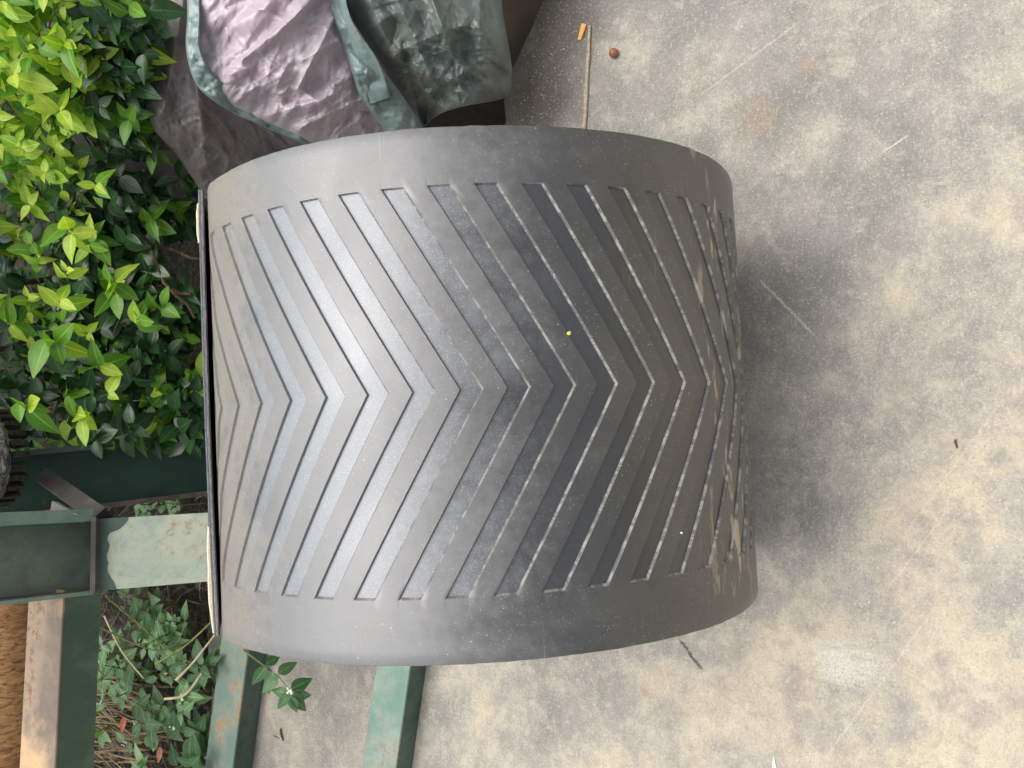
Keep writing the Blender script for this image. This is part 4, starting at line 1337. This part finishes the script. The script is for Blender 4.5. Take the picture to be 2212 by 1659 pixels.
weed(430, 820, 0.22, 'bright seedling peeping out above the belt end', 4, 7, 0.8, 0.09, 0, leaf_me['g'][:4])
weed(395, 925, 0.16, 'small leafed weed under the hedge by the dark channel', 4, 8, 0.8, 0.12, 0)
weed(345, 910, 0.16, 'dim leafy weed under the hedge', 4, 8, 0.9, 0.12, 0)
weed(330, 1085, 0.10, 'row of little leaves between the two green channels', 4, 7, 0.6, 0.12, 0)
weed(400, 1080, 0.10, 'clump of leaves between the channels nearest the roll', 4, 7, 0.7, 0.10, 0)
weed(505, 1425, 0.15, 'serrated leaf clump at the roll edge over the rusty bar', 3, 8, 1.15, 0.06, 0, weedbig_me)
# the sprig that hangs over the concrete between the bars
root = empty('weed_sprig', G(560, 1440), label='leafy green sprig reaching over the concrete between the two bars', cat='weed')
LV = Leaves()
pts = [G(520, 1400, 0.03), P(560, 1430, 2.0), P(600, 1460, 1.97), P(632, 1498, 1.98)]
b = MB(); b.tube(pts, [0.0025, 0.002, 0.0017, 0.0012], 6, False); b.obj('stem', STEM, root)
for (x, y, tx, ty, s_) in ((628, 1495, 600, 1530, 1.0), (628, 1490, 680, 1462, 1.35), (630, 1500, 678, 1505, 1.2), (630, 1505, 640, 1545, 1.3), (625, 1500, 588, 1490, 1.0), (600, 1462, 560, 1500, 1.5), (600, 1455, 640, 1430, 1.0), (575, 1440, 545, 1478, 1.3), (575, 1435, 610, 1412, 1.0), (590, 1450, 575, 1505, 1.3), (630, 1500, 660, 1535, 1.1)):
    a = P(x, y, 1.97); e = P(tx, ty, 1.985)
    d = e - a; me = weedbig_me[rs.choice((0, 2))]
    LV.add(me, leaf_matrix(a, d, (CAM - a).normalized() + rv(0.15) + Vector((0, 0, 0.4)), d.length / 0.052))
LV.build(root, 300)
b = MB()
for q in range(7): b.blob(P(627 + rs.uniform(-6, 6), 1490 + rs.uniform(-8, 8), 1.955), (0.003, 0.003, 0.0025), 6, 4)
b.obj('flower_cluster', FLW, root)

# long pale runners across the patch
def runner(pts, r, mat, lab):
    Q = [P(*p) for p in pts]; n = 24; out = []
    for i in range(n + 1): 
        e = poly_at([tuple(q) for q in Q], i / n); out.append(Vector(e))
    b = MB(); b.tube(out, [r * (1 - 0.35 * i / n) for i in range(n + 1)], 6); o = b.obj('plant_stem', mat, None)
    tag(o, lab, 'stem', 'long thin stems trailing through the weeds'); return o


runner([(228, 1288, 2.05), (300, 1348, 2.1), (360, 1400, 2.15), (445, 1450, 2.2)], 0.0022, STEM, 'long yellow green stem running from the frame corner to the weeds')
runner([(205, 1350, 2.1), (290, 1390, 2.14), (345, 1405, 2.16), (385, 1385, 2.17), (404, 1325, 2.18)], 0.0018, STEM, 'curved stem looping below the pale post')
runner([(335, 1435, 2.2), (400, 1395, 2.18), (455, 1345, 2.15)], 0.0032, STEM, 'thick fresh green stem slanting towards the belt end')
runner([(380, 1470, 2.2), (418, 1430, 2.18), (465, 1370, 2.14)], 0.0036, DRYST, 'straw coloured dry stem near the roll')
runner([(355, 1510, 2.2), (400, 1500, 2.18), (435, 1455, 2.16)], 0.0034, DRYST, 'curved straw coloured stem among the flowers')
runner([(225, 1330, 2.3), (262, 1405, 2.3), (310, 1465, 2.3)], 0.0022, DRYST, 'dry grey twig beside the rail')
runner([(400, 840, 2.2), (403, 880, 2.2), (405, 928, 2.2)], 0.0015, DRYST, 'thin straw twig standing under the hedge')

# litter: dry palm-like blades, leaves and crumbs
lt = MB()
for i in range(260):
    c_ = G(rs.uniform(60, 330), rs.uniform(1440, 1700), 0.0) + Vector((0, 0, rs.uniform(-0.03, 0.05)))
    d = Vector((rs.gauss(0.0, 0.22), 1, rs.gauss(0, 0.10))).normalized(); L = rs.uniform(0.10, 0.34); w = Vector((1, 0, rs.gauss(0, 0.4))).normalized() * rs.uniform(0.0012, 0.0045)
    A_ = c_ - d * L / 2; B_ = c_ + d * L / 2; mdp = c_ + Vector((0, 0, rs.uniform(0, 0.02)))
    lt.add([A_ - w * 0.5, A_ + w * 0.5, mdp - w, mdp + w, mdp + Vector((0, 0, 0.002)), B_ - w * 0.2, B_ + w * 0.2], [(0, 1, 4), (0, 4, 2), (1, 3, 4), (2, 4, 5), (4, 3, 6), (4, 6, 5)])
o = lt.obj('dry_grass', mat_simple('dry_blades', (0.07, 0.05, 0.03), (0.26, 0.20, 0.11), 0.8, 30, 0.3, (1, 1, 1), True), None, False)
tag(o, 'brown dry grass blades lying under the rail', 'dry grass', kind='stuff')
lt = MB()
for i in range(900):
    c_ = G(rs.uniform(60, 480), rs.uniform(850, 1700), 0.0)
    if c_.y < 1.70: continue
    c_ = c_ + Vector((0, 0, rs.uniform(-0.03, 0.012)))
    d = rv(); d.z *= 0.2; d.normalize(); n_ = Vector((rs.gauss(0, 0.4), rs.gauss(0, 0.4), 1)); w = d.cross(n_).normalized() * rs.uniform(0.002, 0.009); L = rs.uniform(0.01, 0.032)
    m_ = c_ + Vector((0, 0, rs.uniform(0.001, 0.006)))
    lt.add([c_ - d * L, m_ - w, m_ + w, c_ + d * L, m_ + Vector((0, 0, 0.003))], [(0, 1, 4), (0, 4, 2), (1, 3, 4), (4, 3, 2)])
o = lt.obj('leaf_litter', mat_simple('litter', (0.030, 0.022, 0.017), (0.20, 0.15, 0.11), 0.85, 60, 0.3, (1, 1, 1), True), None, False)
tag(o, 'dead leaf litter on the dark earth', 'leaf litter', kind='stuff')
tws = MB()
for i in range(170):
    c_ = G(rs.uniform(60, 430), rs.uniform(800, 1700), 0.0)
    if c_.y < 1.75: continue
    c_ = c_ + Vector((0, 0, rs.uniform(-0.02, 0.05))); d = rv(); d.z *= 0.35; d.normalize(); L = rs.uniform(0.04, 0.16)
    tws.tube([c_ - d * L / 2, c_ + rv(0.006), c_ + d * L / 2], [0.0015, 0.0013, 0.0008], 4, False)
o = tws.obj('fallen_twigs', mat_simple('dry_twig', (0.10, 0.075, 0.05), (0.32, 0.26, 0.19), 0.8, 40, 0.3, (1, 1, 1), True), None)
tag(o, 'fallen thin twigs scattered in the litter', 'twigs', kind='stuff')
# two broad green grass blades between pipe and rail
for (a, b_, w_, lab) in (((130, 1570, 2.45), (195, 1545, 2.4), 0.012, 'bright green grass blade between the pipe and the rail'), ((125, 1620, 2.45), (200, 1590, 2.4), 0.02, 'broad dark green blade between the pipe and the rail')):
    A_ = P(*a); B_ = P(*b_); d = (B_ - A_).normalized(); A_ = A_ - d * 0.12; B_ = B_ + d * 0.03; sd = d.cross((CAM - A_).normalized()).normalized()
    V = []; Fc = []
    for k in range(11):
        c_ = A_.lerp(B_, k / 10); w = w_ * (1 - (k / 10) ** 3 * 0.9)
        V += [c_ - sd * w, c_ + Vector((0, 0, -0.004)), c_ + sd * w]
    for k in range(10): Fc += [(3 * k, 3 * k + 1, 3 * k + 4, 3 * k + 3), (3 * k + 1, 3 * k + 2, 3 * k + 5, 3 * k + 4)]
    me = mesh('grass_blade', V, Fc); with_uv(me, [(i / 33, 0.3) for i in range(33)])
    o = link('grass_blade', me, [LG], None, True); tag(o, lab, 'grass blade')
# single fallen leaves in the patch
for (x, y, s_, c1, c2, lab) in ((267, 1560, 0.8, (0.42, 0.10, 0.06), (0.55, 0.16, 0.09), 'red fallen leaf on the dry grass by the rail'), (346, 1655 - 30, 0.8, (0.32, 0.14, 0.06), (0.45, 0.2, 0.1), 'brown curled leaf low in the weed patch')):
    me = leaf_mesh('fallen_leaf', 0.045, 0.018, 0.1, 0.3); me.materials.append(mat_simple('fallen', c1, c2, 0.6, 60))
    a = P(x, y - 12, 2.28); e = P(x - 3, y + 14, 2.28)
    o = bpy.data.objects.new('fallen_leaf', me); col.objects.link(o); o.matrix_world = leaf_matrix(a, e - a, CAM - a, s_); tag(o, lab, 'leaf')

# ================================================================== SMALL THINGS ON THE FLOOR
def on_floor_stick(a, b_, r, mat, lab):
    A_ = G(*a, r); B_ = G(*b_, r); n = 18
    pts = []; rad = []
    for i in range(n + 1):
        t_ = i / n; p = A_.lerp(B_, t_) + Vector((0.0016 * noise.noise(Vector((t_ * 6, 1, 0))), 0.0016 * noise.noise(Vector((t_ * 6, 4, 0))), 0))
        pts.append(p); rad.append(r * (0.72 + 0.35 * t_) * (1.35 if i in (5, 11) else 1))
    b = MB(); b.tube(pts, rad, 8); o = b.obj('stick', mat, None); tag(o, lab, 'stick'); return o


STK = mat_simple('stick_wood', (0.30, 0.25, 0.17), (0.50, 0.43, 0.31), 0.8, 60, 0.5, (8, 1, 1))
on_floor_stick((1274, 55), (1261, 300), 0.0042, STK, 'straight pale stick on the concrete poking out from behind the roll')
# orange wood chip
A_, B_ = G(1262, 52, 0.001), G(1250, 86, 0.001); d = (B_ - A_).normalized(); sd = Vector((-d.y, d.x, 0))
b = MB(); V = []; Fc = []
for k in range(9):
    t_ = k / 8; c_ = A_.lerp(B_, t_) + sd * 0.003 * sin(t_ * 2.5); w = 0.0062 * (1 - 0.35 * t_)
    zz = 0.0012 + 0.003 * sin(t_ * pi)
    V += [c_ - sd * w + Vector((0, 0, zz)), c_ + sd * w + Vector((0, 0, zz + 0.001)), c_ + sd * w, c_ - sd * w]
for k in range(8):
    for q in range(4):
        a = 4 * k + q; e = 4 * k + (q + 1) % 4; Fc.append((a, e, e + 4, a + 4))
Fc += [(0, 1, 2, 3), (35, 34, 33, 32)]
o = link('wood_chip', mesh('wood_chip', V, Fc), [mat_simple('orange_chip', (0.60, 0.27, 0.07), (0.75, 0.40, 0.13), 0.6, 60, 0.3)], None, True, 40); tag(o, 'small orange wood chip beside the end of the stick', 'wood chip')
# brown round seed
q = G(1325, 114, 0.0095)
b = MB(); b.blob(q, (0.0095, 0.0095, 0.0092), 24, 16, 0.04)
t = NT('seed_shell'); nn_ = t.noise(t.coord(), 120, 3, 0.6)
o = b.obj('seed', t.set(Base_Color=t.mix(nn_, (0.16, 0.045, 0.02), (0.42, 0.16, 0.07)), Roughness=0.35), None); tag(o, 'round reddish brown seed lying on the concrete', 'seed')
# white chip at the bottom edge, and the crumbs
A_ = G(1674, 1632, 0.0); V = [A_ + Vector(v) for v in ((0.0, 0.002, 0.003), (-0.03, 0.006, 0.001), (-0.034, -0.006, 0.003), (0, 0.002, 0.001), (-0.03, 0.006, 0), (-0.034, -0.006, 0))]
o = link('paper_scrap', mesh('paper_scrap', V, [(0, 1, 2), (3, 5, 4), (0, 3, 4, 1), (1, 4, 5, 2), (2, 5, 3, 0)]), [mat_simple('white_paper', (0.75, 0.75, 0.74), (0.82, 0.82, 0.80), 0.7)], None, False)
tag(o, 'pointed white scrap on the concrete at the bottom edge', 'paper scrap')
DARKB = mat_simple('dark_bit', (0.05, 0.04, 0.03), (0.12, 0.09, 0.07), 0.8)
for (a, b_, r, lab, mt) in (((606, 1574), (611, 1600), 0.0025, 'small dark twig bit on the concrete between the bars', DARKB), ((585, 1592), (602, 1596), 0.0022, 'tiny pale wood splinter on the concrete between the bars', STK), ((1964, 1400 - 10), (1969, 1400 + 12), 0.0, '', DARKB), ((2065, 950 * 1.0), (2068, 968), 0.0022, 'tiny black comma shaped crumb on the bare floor', DARKB)):
    if not lab: continue
    A_ = G(*a, r); B_ = G(*b_, r); m_ = (A_ + B_) / 2 + Vector((0.004, 0.002, 0.002))
    b = MB(); b.tube([A_, m_, B_], [r * 0.7, r, r * 0.6], 6); o = b.obj('twig_bit', mt, None); tag(o, lab, 'debris')
b = MB()
for i in range(420):
    px = rs.choice((rs.uniform(1080, 1300), rs.uniform(1300, 2212), rs.uniform(570, 900))); py = rs.uniform(100, 300) if px < 1300 and px > 1000 else (rs.uniform(1440, 1659) if px < 1000 else rs.uniform(0, 1659))
    q = G(px, py, 0.0008); s_ = rs.uniform(0.0006, 0.0018); b.blob(q, (s_, s_, s_ * 0.7), 5, 3, 0.5)
o = b.obj('grit', mat_simple('grit', (0.25, 0.23, 0.2), (0.7, 0.67, 0.6), 0.9, 50, 0.2, (1, 1, 1), True), None); tag(o, 'fine pale grit scattered over the concrete', 'grit', kind='stuff')


# crumbs lying on the belt
def belt_point(px, py):
    best = None
    for i in range(-120, 130):
        for j in range(0, 41):
            pt = i * 0.01; v = -0.5 + j / 40
            p = CEN + (E1 * cos(pt) + E2 * sin(pt)) * (rbase(pt) * W) + EA * (v * W)
            x, y = px_of(p); e = (x - px) ** 2 + (y - py) ** 2
            if best is None or e < best[0]: best = (e, pt, v)
    _, pt, v = best; nrm = (E1 * cos(pt) + E2 * sin(pt))
    return CEN + nrm * (rbase(pt) * W) + EA * (v * W), nrm


for (px, py, s_, c1, nm, lab, cat_) in ((1228, 732, 0.0024, (0.62, 0.52, 0.08), 'petal', 'tiny yellow petal on the belt', 'petal'), (1467, 1140, 0.0015, (0.62, 0.60, 0.54), 'paint_chip', 'tiny white chip on the dark front of the belt', 'chip')):
    q, nrm = belt_point(px, py)
    b = MB(); b.blob(q + nrm * s_ * 0.4, (s_, s_ * 1.2, s_ * 0.8), 8, 5, 0.6)
    o = b.obj(nm, mat_simple(nm, c1, tuple(min(1, c * 1.15) for c in c1), 0.6), None); tag(o, lab, cat_)
